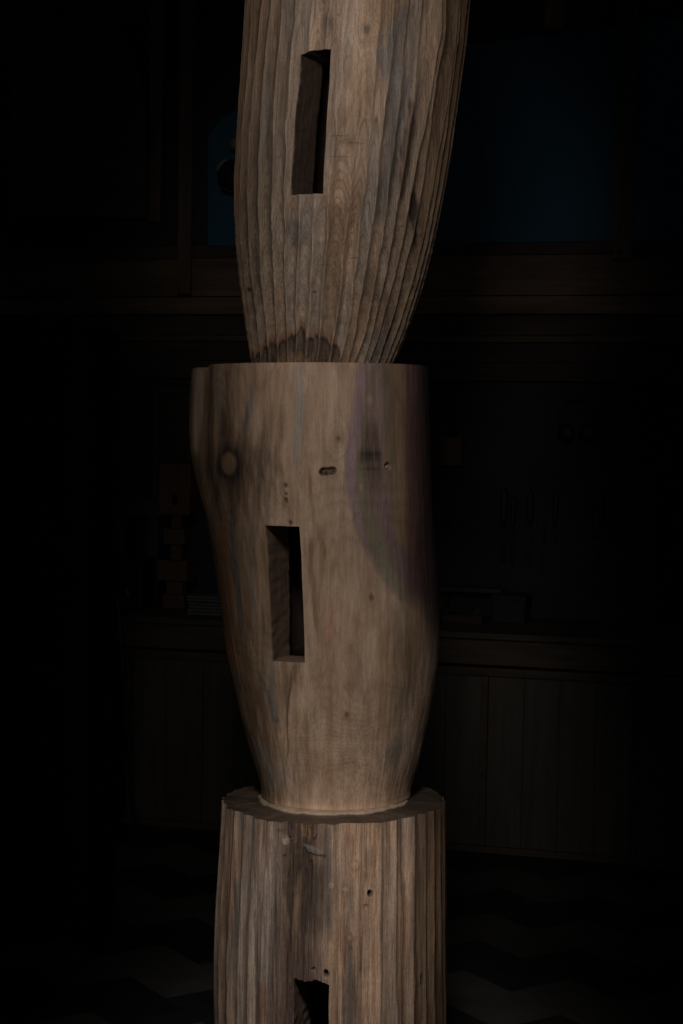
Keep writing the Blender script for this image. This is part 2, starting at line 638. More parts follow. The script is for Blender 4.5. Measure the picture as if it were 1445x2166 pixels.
        lists_Q.append(np.array(q) + nv)
        lists_T.append(np.tile(np.array(cap), (len(A), 1)))
        lists_R.append(np.hypot(A[:, 0], A[:, 1] - Y0))
        nv += len(A)
    V = to_world(np.concatenate(lists_V))
    V[:, 2] = np.maximum(V[:, 2], 0.0005)
    me = np_mesh(name, V, np.concatenate(lists_Q))
    T = np.concatenate(lists_T)
    at = me.attributes.new('tint', 'FLOAT_COLOR', 'POINT')
    at.data.foreach_set('color', np.concatenate([T, np.ones((len(T), 1))], 1).astype(np.float32).ravel())
    rr = me.attributes.new('ring', 'FLOAT', 'POINT')
    rr.data.foreach_set('value', np.concatenate(lists_R).astype(np.float32))
    o = link_mesh(name, me, mat, column)
    return o, info, (X, Y, Z)


column = empty('carved_wood_column', (0.0, Y0, 0.0))
tag(column, 'tall carved wooden column of three stacked logs with slots, two of them fluted', 'sculpture')

TAN = np.array([0.450, 0.325, 0.232])
BROWN = np.array([0.29, 0.192, 0.118])
DARKB = np.array([0.11, 0.072, 0.052])
GREY = np.array([0.215, 0.195, 0.175])
COOL = np.array([0.25, 0.232, 0.212])
PURP = np.array([0.285, 0.205, 0.212])
OLIVE = np.array([0.225, 0.190, 0.140])
RUST = np.array([0.34, 0.165, 0.085])
BLACK = np.array([0.035, 0.027, 0.024])


class Paint:
    def __init__(self, info, basec):
        self.x, self.y = info['PX'], info['PYI']
        self.front = smooth(-0.1, 0.08, info['C'])
        self.c = np.tile(np.array(basec), self.x.shape + (1,)).astype(float)
        # grain-shaped break-up of every edge
        self.n = 0.6 * fbm(self.x / 9, self.y / 90, 3, 3) + 0.4 * fbm(self.x / 3.5, self.y / 40, 17, 2)

    def put(self, m, c, a=1.0):
        m = np.clip(m * a, 0, 1) * self.front
        self.c += (np.array(c) - self.c) * m[..., None]

    def blob(self, cx, cy, rx, ry, c, a=1.0, soft=0.5, rough=0.35, lean=0.0):
        dx = (self.x - cx - lean * (self.y - cy)) / rx
        d = np.sqrt(dx ** 2 + ((self.y - cy) / ry) ** 2) + rough * self.n
        self.put(1 - smooth(1 - soft, 1 + soft * 0.3, d), c, a)

    def streak(self, pts, c, a=1.0, soft=0.6, rough=0.5):
        ys = [p[1] for p in pts]
        xc = np.interp(self.y, ys, [p[0] for p in pts])
        w = np.interp(self.y, ys, [p[2] for p in pts])
        f = smooth(ys[0] - 14, ys[0] + 14, self.y) * (1 - smooth(ys[-1] - 14, ys[-1] + 14, self.y))
        d = abs(self.x - xc) / w + rough * self.n
        self.put((1 - smooth(1 - soft, 1 + 0.2 * soft, d)) * f, c, a)


def gouge_flutes(info, ridges, depth, seed, wander, chatter):
    """scooped gouge cuts between hand-cut ridges; ridges: (angle high up, angle low down) in degrees"""
    TH, y, hwm = info['TH'], info['PYI'], info['hwm']
    f = smooth(60, 560, y)
    n = len(ridges)
    R = []
    for k, (a, b) in enumerate(ridges):
        w = vnoise(y / 170.0, k * 7.3, seed) + 0.75 * vnoise(y / 55.0, k * 3.1, seed + 1) + 0.20 * vnoise(y / 22.0, k * 5.7, seed + 5)
        R.append((a + (b - a) * f) * D2R + wander * w)
    idx = np.full(TH.shape, n - 1)
    u = np.zeros(TH.shape)
    wid = np.ones(TH.shape) * 0.03
    t = (TH - R[0]) % (2 * math.pi)
    for k in range(n):
        a = (R[k] - R[0]) % (2 * math.pi) if k else R[0] * 0
        b = (R[k + 1] - R[0]) % (2 * math.pi) if k < n - 1 else R[0] * 0 + 2 * math.pi
        m = (t >= a) & (t < b)
        w = np.maximum(b - a, 1e-4)
        idx = np.where(m, k, idx)
        u = np.where(m, np.clip((t - a) / w, 0, 1), u)
        wid = np.where(m, w * hwm, wid)
    g = 2.0 ** (0.5 * vnoise(idx * 5.1 + 0.3, y / 240.0, seed + 7))
    us = u ** g
    amp = depth * np.clip(wid / 0.026, 0.25, 1.25) * (1 + 0.30 * vnoise(idx * 2.9 + 0.2, y / 130.0, seed + 3))
    off = -amp * (4 * us * (1 - us)) + 0.45 * depth
    off = off + chatter * (vnoise(idx * 4.7, y / 34.0, seed + 2) + 0.6 * vnoise(idx * 9.1, y / 13.0, seed + 4)) * (4 * u * (1 - u)) ** 0.5
    return off, 2 * us - 1, idx


D2R = math.pi / 180
# ---- top section -------------------------------------------------------
rows1 = np.concatenate([np.linspace(-560, -30, 40)[:-1], np.linspace(-30, 776, 470)])
left1 = [(-560, 640), (-500, 585), (-350, 545), (-150, 529), (0, 520), (100, 514), (200, 507), (300, 500), (400, 496), (500, 499), (600, 508), (700, 522), (776, 534)]
right1 = [(-560, 890), (-500, 950), (-350, 990), (-150, 999), (0, 993), (100, 985), (200, 971), (300, 957), (400, 941), (500, 921), (600, 896), (700, 863), (740, 846), (776, 829)]
ridges1 = [(-84, -84), (-75, -77), (-66, -69), (-56, -58), (-48, -47), (-39, -37), (-31, -28), (-22, -20.5), (-13, -12.5), (-5, -4), (4, 6), (12, 13.7),
           (19, 20.8), (26, 27), (34, 34), (47, 41), (49.5, 50), (62, 60.5), (64.5, 67.5), (75, 75), (84, 84)]
ridges1 += [(a, a) for a in np.arange(94, 270, 9.8)]


def off1(info):
    best, loc, idx = gouge_flutes(info, ridges1, 0.0064, 21, 0.017, 0.0009)
    x, y, t = info['PX'], info['PYI'], info['TH']
    soft = 1 - 0.72 * np.exp(-((t - 0.08) / 0.20) ** 2) * (1 - smooth(330, 480, y))
    soft = soft * (1 + 0.85 * np.exp(-((t - 0.0) / 0.40) ** 2) * smooth(420, 520, y))
    off = (best - 0.001) * soft
    off = off + 0.0016 * fbm(t * 9, y / 120, 31, 3)
    # faceted gouge stops: little scallop steps along each flute low down
    k = 12.0 * (x * 0 + 1)
    scal = ((y + 23 * vnoise(idx * 1.7, y / 90.0, 44) + 6.0 * loc * loc) / 34.0) % 1.0
    off = off - 0.0011 * (scal - 0.5) * smooth(380, 520, y)
    # swollen knots
    for kx, ky, kr, kh in ((776, 62, 20, 0.003), (934, 72, 22, 0.004), (694, 48, 20, 0.003), (752, 618, 14, 0.003)):
        off = off + kh * np.exp(-(((x - kx) / kr) ** 2 + ((y - ky) / (kr * 1.4)) ** 2))
    ring = 0.012 * np.exp(-(((x - 776) / 22) ** 2 + ((y - 62) / 26) ** 2)) + 0.014 * np.exp(-(((x - 934) / 24) ** 2 + ((y - 72) / 40) ** 2)) \
        + 0.010 * np.exp(-(((x - 694) / 22) ** 2 + ((y - 48) / 30) ** 2)) + 0.006 * vnoise(x / 60, y / 260, 3)
    return off, dict(loc=loc, idx=idx, ring=ring, best=best)


def paint1(info):
    p = Paint(info, TAN)
    x, y = p.x, p.y
    loc = info['loc']
    # each flute keeps its own tone
    tone = vnoise(info['idx'] * 3.7 + 0.5, y / 400.0, 5)
    p.put(smooth(-0.1, 0.6, tone), BROWN * 0.85, 0.68)
    p.put(smooth(-0.1, 0.6, -tone), COOL * 1.2, 0.50)
    p.put(smooth(0.1, 0.6, fbm(x / 60, y / 150, 8, 3)), GREY * 1.25, 0.35)
    p.put(1 - smooth(520, 690, x + 0.05 * y), BROWN * 0.75, 0.7)  # left flank painted browner for the light falling off at the edge
    p.put(smooth(860, 950, x + 0.22 * (y - 200)), BROWN * 0.85, 0.75)  # right flank darkened the same way, edge falloff in the colour
    # cooler grey-brown towards the foot
    p.put(smooth(420, 560, y) * (0.6 + 0.4 * fbm(x / 40, y / 60, 9, 2)), np.array([0.31, 0.25, 0.19]), 0.55)
    # pale heart left of the grey patch
    p.streak([(770, -20, 45), (765, 150, 45), (745, 330, 50), (720, 430, 45)], np.array([0.50, 0.36, 0.255]), 0.75, 0.9)
    # grey weathered patches
    p.streak([(858, 12, 14), (842, 60, 30), (822, 120, 30), (838, 170, 26), (832, 300, 22), (815, 390, 22), (800, 470, 18)], GREY, 0.85, 0.5, 0.6)
    p.streak([(880, 0, 22), (878, 60, 16), (862, 180, 14), (850, 300, 10)], GREY * 1.1, 0.6, 0.7, 0.6)
    p.streak([(868, 210, 5), (872, 260, 14), (860, 340, 15), (850, 420, 9)], DARKB * 1.1, 0.85, 0.6, 0.7)
    p.streak([(879, 400, 10), (876, 450, 15), (882, 470, 12), (880, 520, 5)], BLACK * 1.5, 0.9, 0.7, 0.8)
    p.blob(627, 488, 20, 42, GREY * 0.9, 0.75, 0.7, 0.7)
    p.blob(610, 60, 10, 60, GREY * 0.95, 0.6, 0.7, 0.6)
    p.blob(562, 240, 9, 120, COOL * 0.9, 0.6, 0.8, 0.6)
    p.blob(545, 330, 8, 100, GREY, 0.5, 0.8, 0.6)
    p.blob(798, 265, 6, 26, DARKB * 1.6, 0.6, 0.8, 0.5)
    p.blob(775, 600, 18, 60, GREY * 0.85, 0.5, 0.8, 0.7)
    p.streak([(790, 560, 12), (785, 640, 20), (770, 720, 18)], BROWN * 0.8, 0.7, 0.8, 0.8)
    p.streak([(812, 590, 12), (815, 680, 26), (800, 770, 26)], DARKB * 1.7, 0.6, 0.9, 0.9)
    p.streak([(800, 700, 40), (790, 780, 40)], COOL * 0.85, 0.6, 0.9, 0.6)
    p.blob(665, 617, 5, 4, DARKB, 0.9, 0.7, 0.2)
    p.blob(665, 600, 7, 16, BROWN * 0.9, 0.7, 0.9, 0.3)
    p.blob(524, 612, 3, 5, BLACK, 0.9, 0.6, 0.2)
    for hx, hy, w_ in ((715, 287, 26), (718, 331, 24), (752, 302, 20), (690, 560, 16), (748, 545, 18), (850, 478, 14)):
        p.blob(hx, hy, w_, 1.6, DARKB * 1.5, 0.7, 0.6, 0.25)
    # knots
    for kx, ky, rx, ry in ((776, 62, 7, 10), (935, 78, 7, 13), (965, 105, 5, 12), (694, 46, 8, 14)):
        p.blob(kx, ky, rx * 2.0, ry * 2.0, BROWN * 0.9, 0.5, 0.9, 0.2)
        p.blob(kx, ky, rx, ry, GREY * 0.8, 0.8, 0.7, 0.2)
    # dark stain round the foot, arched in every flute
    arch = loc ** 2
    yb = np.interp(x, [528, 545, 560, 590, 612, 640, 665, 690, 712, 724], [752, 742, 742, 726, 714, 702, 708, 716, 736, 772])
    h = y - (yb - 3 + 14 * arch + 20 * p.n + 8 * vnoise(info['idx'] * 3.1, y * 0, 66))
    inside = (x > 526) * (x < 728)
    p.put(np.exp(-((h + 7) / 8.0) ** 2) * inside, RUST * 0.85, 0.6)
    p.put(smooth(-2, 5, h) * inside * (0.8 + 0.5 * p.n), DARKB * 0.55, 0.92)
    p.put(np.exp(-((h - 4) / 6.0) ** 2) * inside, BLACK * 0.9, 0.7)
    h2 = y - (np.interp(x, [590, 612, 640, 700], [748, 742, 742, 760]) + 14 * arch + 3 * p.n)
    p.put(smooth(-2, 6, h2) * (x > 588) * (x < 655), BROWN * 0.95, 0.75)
    # highlight along the flute ridges, painted in as a paler tint
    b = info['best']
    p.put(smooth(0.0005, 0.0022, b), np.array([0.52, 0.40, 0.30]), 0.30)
    return np.clip(0.30 * (p.c / 0.30) ** 1.18 * (1 + 0.20 * p.n[..., None]), 0.006, 0.8)


slot1 = dict(tl=(634, 114), tr=(700, 103), bl=(612, 412), br=(683, 409), dir=0.42, depth=0.12, chamber=0.25,
             col=(0.11, 0.07, 0.05), top_step=([0, 0.25, 0.42, 1], [0, -1, -4, 0]))
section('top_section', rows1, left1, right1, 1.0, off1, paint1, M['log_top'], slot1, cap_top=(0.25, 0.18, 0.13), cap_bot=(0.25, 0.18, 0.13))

# ---- middle section ----------------------------------------------------
rows2 = np.concatenate([np.linspace(776, 1640, 440)[:-1], np.linspace(1640, 1697, 40)])
left2 = [(776, 407), (800, 404), (850, 401), (900, 400), (930, 401), (970, 405), (1010, 413), (1050, 423), (1100, 436), (1150, 446), (1200, 454), (1300, 468), (1400, 484),
         (1500, 508), (1560, 524), (1620, 540), (1655, 549), (1675, 553), (1688, 552), (1697, 547)]
right2 = [(776, 906), (850, 908), (950, 909), (1050, 913), (1150, 919), (1220, 925), (1280, 929), (1340, 930), (1400, 926), (1450, 919), (1500, 910), (1550, 900), (1600, 889), (1650, 873), (1675, 868), (1688, 868), (1697, 872)]


def shape2(TH, PY, hwm):
    # a rounded lobe runs down the left, parted from the front by a shallow valley
    k = 1 - smooth(900, 1180, PY)
    g = np.exp(-((TH + 1.02) / 0.10) ** 2) * 0.009 * k
    g = g + np.exp(-((TH + 1.28) / 0.12) ** 2) * -0.004 * k
    return -g * np.sin(TH) * 1.0, g * np.cos(TH)


def off2(info):
    x, y, t = info['PX'], info['PYI'], info['TH']
    off = 0.0035 * fbm(t * 2.2, y / 210, 51, 3) + 0.0009 * fbm(t * 11, y / 45, 52, 3) + 0.0007 * fbm(t * 30, y / 200, 55, 2)
    fr = info['C'] > 0
    # pill-shaped pocket and small holes
    dx = np.maximum(abs(x - 693.5 - 0.0) - 10, 0)
    dy = (y - 997 + 0.10 * (x - 693)) 
    d = np.hypot(dx / 8.5, dy / 8.5)
    off = off - 0.010 * (1 - smooth(0.75, 1.0, d)) * fr * (1 + 0.45 * vnoise(x / 5, y / 5, 60))
    d = np.hypot((x - 820) / 6.5, (y - 986) / 8)
    pocket = (1 - smooth(0.8, 1.0, d)) * fr
    off = off - 0.012 * pocket
    for hx, hy, rx, ry, dp in ((604, 1027, 3, 6, .005), (605, 1045, 2.2, 3, .004), (605, 1059, 3.4, 7, .006), (609, 1075, 1.6, 2, .003), (614, 1106, 4.5, 4, .004)):
        d = np.hypot((x - hx) / rx, (y - hy) / ry)
        off = off - dp * (1 - smooth(0.6, 1.05, d)) * fr
    # knot swellings
    ring = 0
    for kx, ky, rx, ry, a, h in ((485, 978, 26, 42, 0.016, 0.004), (716, 928, 18, 30, 0.012, 0.001), (786, 1263, 18, 26, 0.013, 0.001),
                                 (733, 1514, 60, 80, 0.010, 0.0), (860, 1400, 40, 60, 0.012, 0.0), (584, 1515, 24, 60, 0.012, 0.001)):
        g = np.exp(-(((x - kx) / rx) ** 2 + ((y - ky) / ry) ** 2)) * fr
        ring = ring + a * g
        off = off + h * g
    # split below the slot
    xs = np.interp(y, [1380, 1440, 1500, 1560, 1610], [620, 612, 606, 606, 608])
    off = off - 0.004 * np.exp(-((x - xs) / 1.8) ** 2) * smooth(1400, 1440, y) * (1 - smooth(1560, 1610, y)) * fr
    ring = ring + 0.010 * vnoise(x / 90, y / 320, 61) + 0.016 * smooth(1350, 1700, y) * vnoise(x / 70, y / 90, 62)
    # chipped rim at the upper left
    dz = -0.006 * smooth(0.98, 1.06, -t) * (1 - smooth(776, 800, info['PY'])) * (t < 0)
    return off, dict(ring=ring, dz=dz, pocket=pocket)


def paint2(info):
    p = Paint(info, TAN)
    x, y = p.x, p.y
    p.put(smooth(0.0, 0.5, fbm(x / 26, y / 240, 71, 3)), BROWN * 1.05, 0.35)
    p.put(smooth(0.05, 0.5, fbm(x / 44, y / 90, 73, 4)), BROWN * 1.05, 0.38)
    p.put(smooth(0.10, 0.5, fbm(x / 30, y / 110, 74, 4)), np.array([0.34, 0.27, 0.205]), 0.30)
    p.put(smooth(0.15, 0.6, fbm(x / 14, y / 150, 72, 3)), BROWN * 0.85, 0.24)
    # brown left flank, darker towards its edge
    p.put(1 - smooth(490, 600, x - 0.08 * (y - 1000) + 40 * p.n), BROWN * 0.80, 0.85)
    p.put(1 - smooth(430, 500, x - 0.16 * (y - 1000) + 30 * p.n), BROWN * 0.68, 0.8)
    p.streak([(420, 770, 12), (418, 860, 14), (412, 960, 10)], np.array([0.36, 0.28, 0.21]), 0.8, 0.8)
    p.streak([(446, 770, 7), (446, 880, 9), (450, 1000, 7), (470, 1100, 5)], DARKB * 1.2, 0.75, 0.9)
    p.streak([(478, 780, 10), (478, 880, 12), (482, 960, 8)], DARKB * 1.3, 0.75, 0.9, 0.8)
    p.streak([(460, 790, 10), (462, 900, 10)], COOL * 0.7, 0.6, 0.9)
    p.streak([(532, 820, 8), (526, 870, 11), (518, 910, 6)], COOL * 0.9, 0.8, 0.9)
    p.streak([(495, 1060, 6), (494, 1110, 13), (496, 1180, 12), (505, 1260, 9), (514, 1340, 5)], GREY * 0.62, 0.85, 0.8, 0.6)
    p.streak([(526, 1080, 8), (528, 1150, 11), (534, 1240, 7), (545, 1340, 4)], COOL * 0.85, 0.6, 0.9, 0.6)
    p.streak([(470, 1120, 14), (475, 1250, 18), (490, 1400, 16)], RUST * 0.75, 0.5, 0.9, 0.7)
    p.streak([(510, 1000, 14), (525, 1100, 12), (535, 1200, 10)], BROWN * 0.75, 0.6, 0.9, 0.7)
    p.streak([(636, 768, 22), (634, 850, 20), (628, 930, 12), (630, 1000, 8)], COOL * 1.2, 0.6, 0.9, 0.5)
    p.streak([(592, 780, 12), (596, 880, 10), (590, 960, 8), (600, 1080, 8)], BROWN * 0.95, 0.6, 0.9, 0.6)
    p.streak([(660, 1140, 6), (658, 1200, 10), (664, 1270, 9), (672, 1340, 5)], BROWN * 0.75, 0.6, 0.9, 0.6)
    p.streak([(700, 1260, 6), (698, 1330, 11), (695, 1380, 7)], np.array([0.46, 0.26, 0.18]), 0.6, 0.9, 0.4)
    p.streak([(650, 980, 5), (665, 1100, 8), (690, 1180, 6)], BROWN * 1.0, 0.5, 0.9, 0.7)
    # big knot
    p.blob(498, 988, 78, 104, DARKB * 0.9, 0.88, 0.95, 0.6)
    p.blob(486, 979, 30, 46, BLACK * 0.9, 0.95, 0.6, 0.35)
    p.blob(486, 980, 17, 27, np.array([0.25, 0.165, 0.10]), 0.9, 0.35, 0.15)
    p.streak([(487, 1020, 7), (488, 1050, 4), (500, 1120, 3)], DARKB, 0.7, 0.9, 0.8)
    # grey tongue under the slot
    p.streak([(545, 1420, 5), (565, 1460, 6), (582, 1510, 10), (586, 1530, 8)], GREY * 0.75, 0.85, 0.8, 0.4)
    p.streak([(572, 1380, 10), (578, 1450, 12), (584, 1520, 7)], GREY * 1.2, 0.5, 0.9, 0.5)
    p.blob(585, 1522, 9, 9, GREY * 0.7, 0.8, 0.6, 0.2)
    p.streak([(628, 1400, 10), (618, 1440, 12), (608, 1480, 6), (606, 1540, 3), (610, 1600, 3)], DARKB * 1.5, 0.8, 0.9, 0.5)
    p.streak([(545, 1560, 14), (560, 1610, 18), (575, 1660, 10)], COOL * 0.85, 0.55, 0.9, 0.6)
    # spalted lens on the right: nested bands of purple, green-grey and brown
    xl = np.interp(y, [760, 800, 830, 900, 960, 1010, 1060, 1110, 1160, 1200, 1230, 1262, 1300, 1330],
                   [759, 752, 745, 735, 729, 730, 737, 748, 766, 786, 806, 836, 880, 930])
    d = x - xl + 14 * p.n
    inside = smooth(-2, 11, d) * (1 - smooth(1230, 1330, y - 0.2 * (x - 880)))
    thin = np.interp(y, [760, 960, 1120, 1300], [32, 30, 16, 8])
    green = np.interp(y, [760, 960, 1120, 1200, 1300], [38, 48, 48, 50, 54])
    p.put(inside, BROWN * 0.84, 0.72)
    p.put(inside * (1 - smooth(thin - 4, thin + 3, d)), PURP * 1.12, 0.85)
    p.put(inside * smooth(thin - 4, thin + 3, d) * (1 - smooth(green - 8, green + 3, d)), OLIVE * np.array([1.12, 1.20, 1.20]), 0.75)
    pw = green + np.interp(y, [760, 900, 1000, 1200], [14, 34, 40, 34])
    p.put(inside * smooth(green - 6, green + 3, d) * (1 - smooth(pw - 6, pw + 6, d)), PURP * 0.85, 0.65)
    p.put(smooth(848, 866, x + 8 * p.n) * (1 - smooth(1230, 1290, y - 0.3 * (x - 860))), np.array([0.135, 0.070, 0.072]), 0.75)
    p.put(smooth(872, 900, x - 0.03 * (y - 1000) + 5 * p.n) * (1 - smooth(1300, 1420, y)), BLACK * 1.9, 0.78)  # right edge blackened: dark stain with the side's shade painted in
    p.streak([(818, 770, 12), (822, 860, 14), (826, 960, 12), (828, 1040, 8)], OLIVE * 1.05, 0.5, 0.9, 0.4)
    p.blob(782, 845, 9, 14, TAN * 0.95, 0.7, 0.8, 0.3)
    p.blob(790, 925, 22, 50, DARKB * 1.0, 0.8, 0.95, 0.6)
    p.blob(782, 968, 30, 24, DARKB * 0.7, 0.85, 0.95, 0.6)
    p.blob(790, 1010, 16, 40, DARKB * 1.4, 0.5, 0.95, 0.6)
    p.blob(786, 960, 26, 6, BLACK * 1.6, 0.7, 0.9, 0.5)
    p.blob(782, 992, 26, 5, BLACK * 1.8, 0.6, 0.9, 0.5)
    p.blob(784, 978, 22, 5, GREY * 0.8, 0.5, 0.8, 0.3)
    p.blob(764, 1031, 5, 10, TAN * 0.95, 0.85, 0.5, 0.1)
    # small knots
    for kx, ky, r in ((716, 928, 6), (786, 1264, 7), (733, 1512, 5)):
        p.blob(kx, ky, r * 2.4, r * 3.2, BROWN, 0.45, 0.9, 0.2)
        p.blob(kx, ky, r, r * 1.4, DARKB * 1.4, 0.8, 0.8, 0.2)
    # holes and pocket
    d_ = np.hypot(np.maximum(abs(x - 693.5) - 10, 0) / 9.0, (y - 997 + 0.10 * (x - 693)) / 9.0)
    p.put(1 - smooth(0.8, 1.1, d_), np.array([0.17, 0.105, 0.065]) * 0.9, 0.95)
    p.put((1 - smooth(0.8, 1.0, d_)) * smooth(0.0, 0.4, vnoise(x / 4, y / 3.5, 77)), BLACK, 0.8)
    p.put(info['pocket'], DARKB, 0.8)
    for hx, hy, r in ((604, 1027, 4), (605, 1045, 3), (605, 1059, 5), (614, 1106, 5)):
        p.blob(hx, hy, r, r * 1.7, DARKB * 0.8, 0.8, 0.7, 0.3)
    # grey drifts near the foot
    p.blob(835, 1590, 30, 46, GREY * 0.9, 0.6, 0.8, 0.6, -0.3)
    p.blob(850, 1480, 26, 50, OLIVE * 0.9, 0.55, 0.9, 0.7)
    p.blob(870, 1380, 30, 110, BROWN * 0.8, 0.6, 0.9, 0.6)
    p.blob(680, 1620, 60, 40, BROWN * 1.0, 0.5, 0.9, 0.6)
    p.blob(590, 1640, 40, 40, GREY * 1.2, 0.4, 0.9, 0.6)
    p.blob(640, 1560, 30, 60, BROWN * 1.05, 0.4, 0.9, 0.6)
    sp = vnoise(x / 1.6, y / 2.2, 80)
    p.put(smooth(0.72, 0.9, sp) * smooth(1480, 1600, y) * smooth(680, 740, x), DARKB, 0.7)
    p.put(smooth(1690, 1712, y) * 0.7, np.array([0.50, 0.37, 0.26]), 0.6)
    return np.clip(0.30 * (p.c / 0.30) ** 1.18 * (1 + 0.20 * p.n[..., None]), 0.006, 0.8)


slot2 = dict(tl=(561, 1111), tr=(633, 1114), bl=(578, 1398), br=(645, 1402), dir=0.36, depth=0.125, chamber=0.25,
             col=(0.19, 0.122, 0.085))
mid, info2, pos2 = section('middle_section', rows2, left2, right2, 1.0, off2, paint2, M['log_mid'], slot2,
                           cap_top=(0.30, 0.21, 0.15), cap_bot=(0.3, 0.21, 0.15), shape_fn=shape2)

# ---- bottom section ----------------------------------------------------
FLOORPY = CY - F * ((Y0 * ST + (-CAMZ) * CT) / (Y0 * CT + CAMZ * ST))
rows3 = np.concatenate([np.linspace(1690, 2180, 330)[:-1], np.linspace(2180, FLOORPY + 4, 60)])
left3 = [(1690, 471), (1750, 468), (1800, 465), (1900, 458), (2000, 454), (2100, 453), (2166, 456), (2300, 462), (FLOORPY + 4, 470)]
right3 = [(1690, 941), (1800, 942), (1900, 943), (2000, 943), (2166, 944), (2300, 946), (FLOORPY + 4, 944)]
edges3 = [-88, -82, -70, -59, -50, -42, -34, -26, -18, -9, 0.5, 12, 23.5, 33, 43.5, 53, 61, 70, 79, 88]
ridges3 = [(a, a) for a in edges3] + [(a, a) for a in np.arange(97, 268, 10)]


def off3(info):
    best, loc, idx = gouge_flutes(info, ridges3, 0.0062, 91, 0.012, 0.0005)
    x, y, t = info['PX'], info['PYI'], info['TH']
    fr = info['C'] > 0
    # decayed strip down the front: hollow, splintered along the grain
    rot = np.exp(-((t + 0.27) / 0.20) ** 4) * fr
    flat = 0.35
    off = best * (1 - (1 - flat) * rot) - 0.001
    spl = fbm(t * 55, y / 260, 93, 3)
    off = off - rot * (0.004 + 0.006 * smooth(-0.1, 0.40, spl) + 0.004 * smooth(0.0, 0.3, fbm(t * 90, y / 160, 92, 2)))
    plates = vnoise(t * 26 + 0.5 * vnoise(t * 9, y / 40, 95), y / 46, 94)
    off = off + rot * 0.0055 * smooth(0.06, 0.14, plates) * (1 - smooth(1780, 1900, y))
    off = off + 0.0022 * np.exp(-((t - 0.16) / 0.16) ** 2) * fbm(t * 30, y / 180, 96, 3)
    off = off + 0.0009 * fbm(t * 40, y / 220, 97, 3)
    for hx, hy, rx, ry, dp in ((785, 1892, 5, 8, .016), (777, 1921, 6, 7, .003), (752, 1833, 8, 9, -.0014), (730, 1886, 9, 6, -.0012), (702, 1874, 7, 8, -.0012), (742, 1990, 6, 24, -.0013),
                               (661, 1800, 26, 8, -.0035), (602, 1780, 9, 13, -.003), (662, 2053, 4, 5, .006), (690, 2062, 6, 10, .014), (896, 2075, 3, 18, .006)):
        g = np.hypot((x - hx) / rx, (y - hy - (0.45 * (x - hx) if hx == 661 else 0)) / ry)
        off = off - dp * (1 - smooth(0.55, 1.05, g)) * fr
    ring = 0.004 * vnoise(x / 60, y / 260, 98)
    dz = 0.004 * fbm(t * 5, y * 0, 99, 2) * (1 - smooth(1690, 1704, info['PY']))
    return off, dict(loc=loc, idx=idx, ring=ring, rot=rot, best=best, dz=dz, spl=spl)


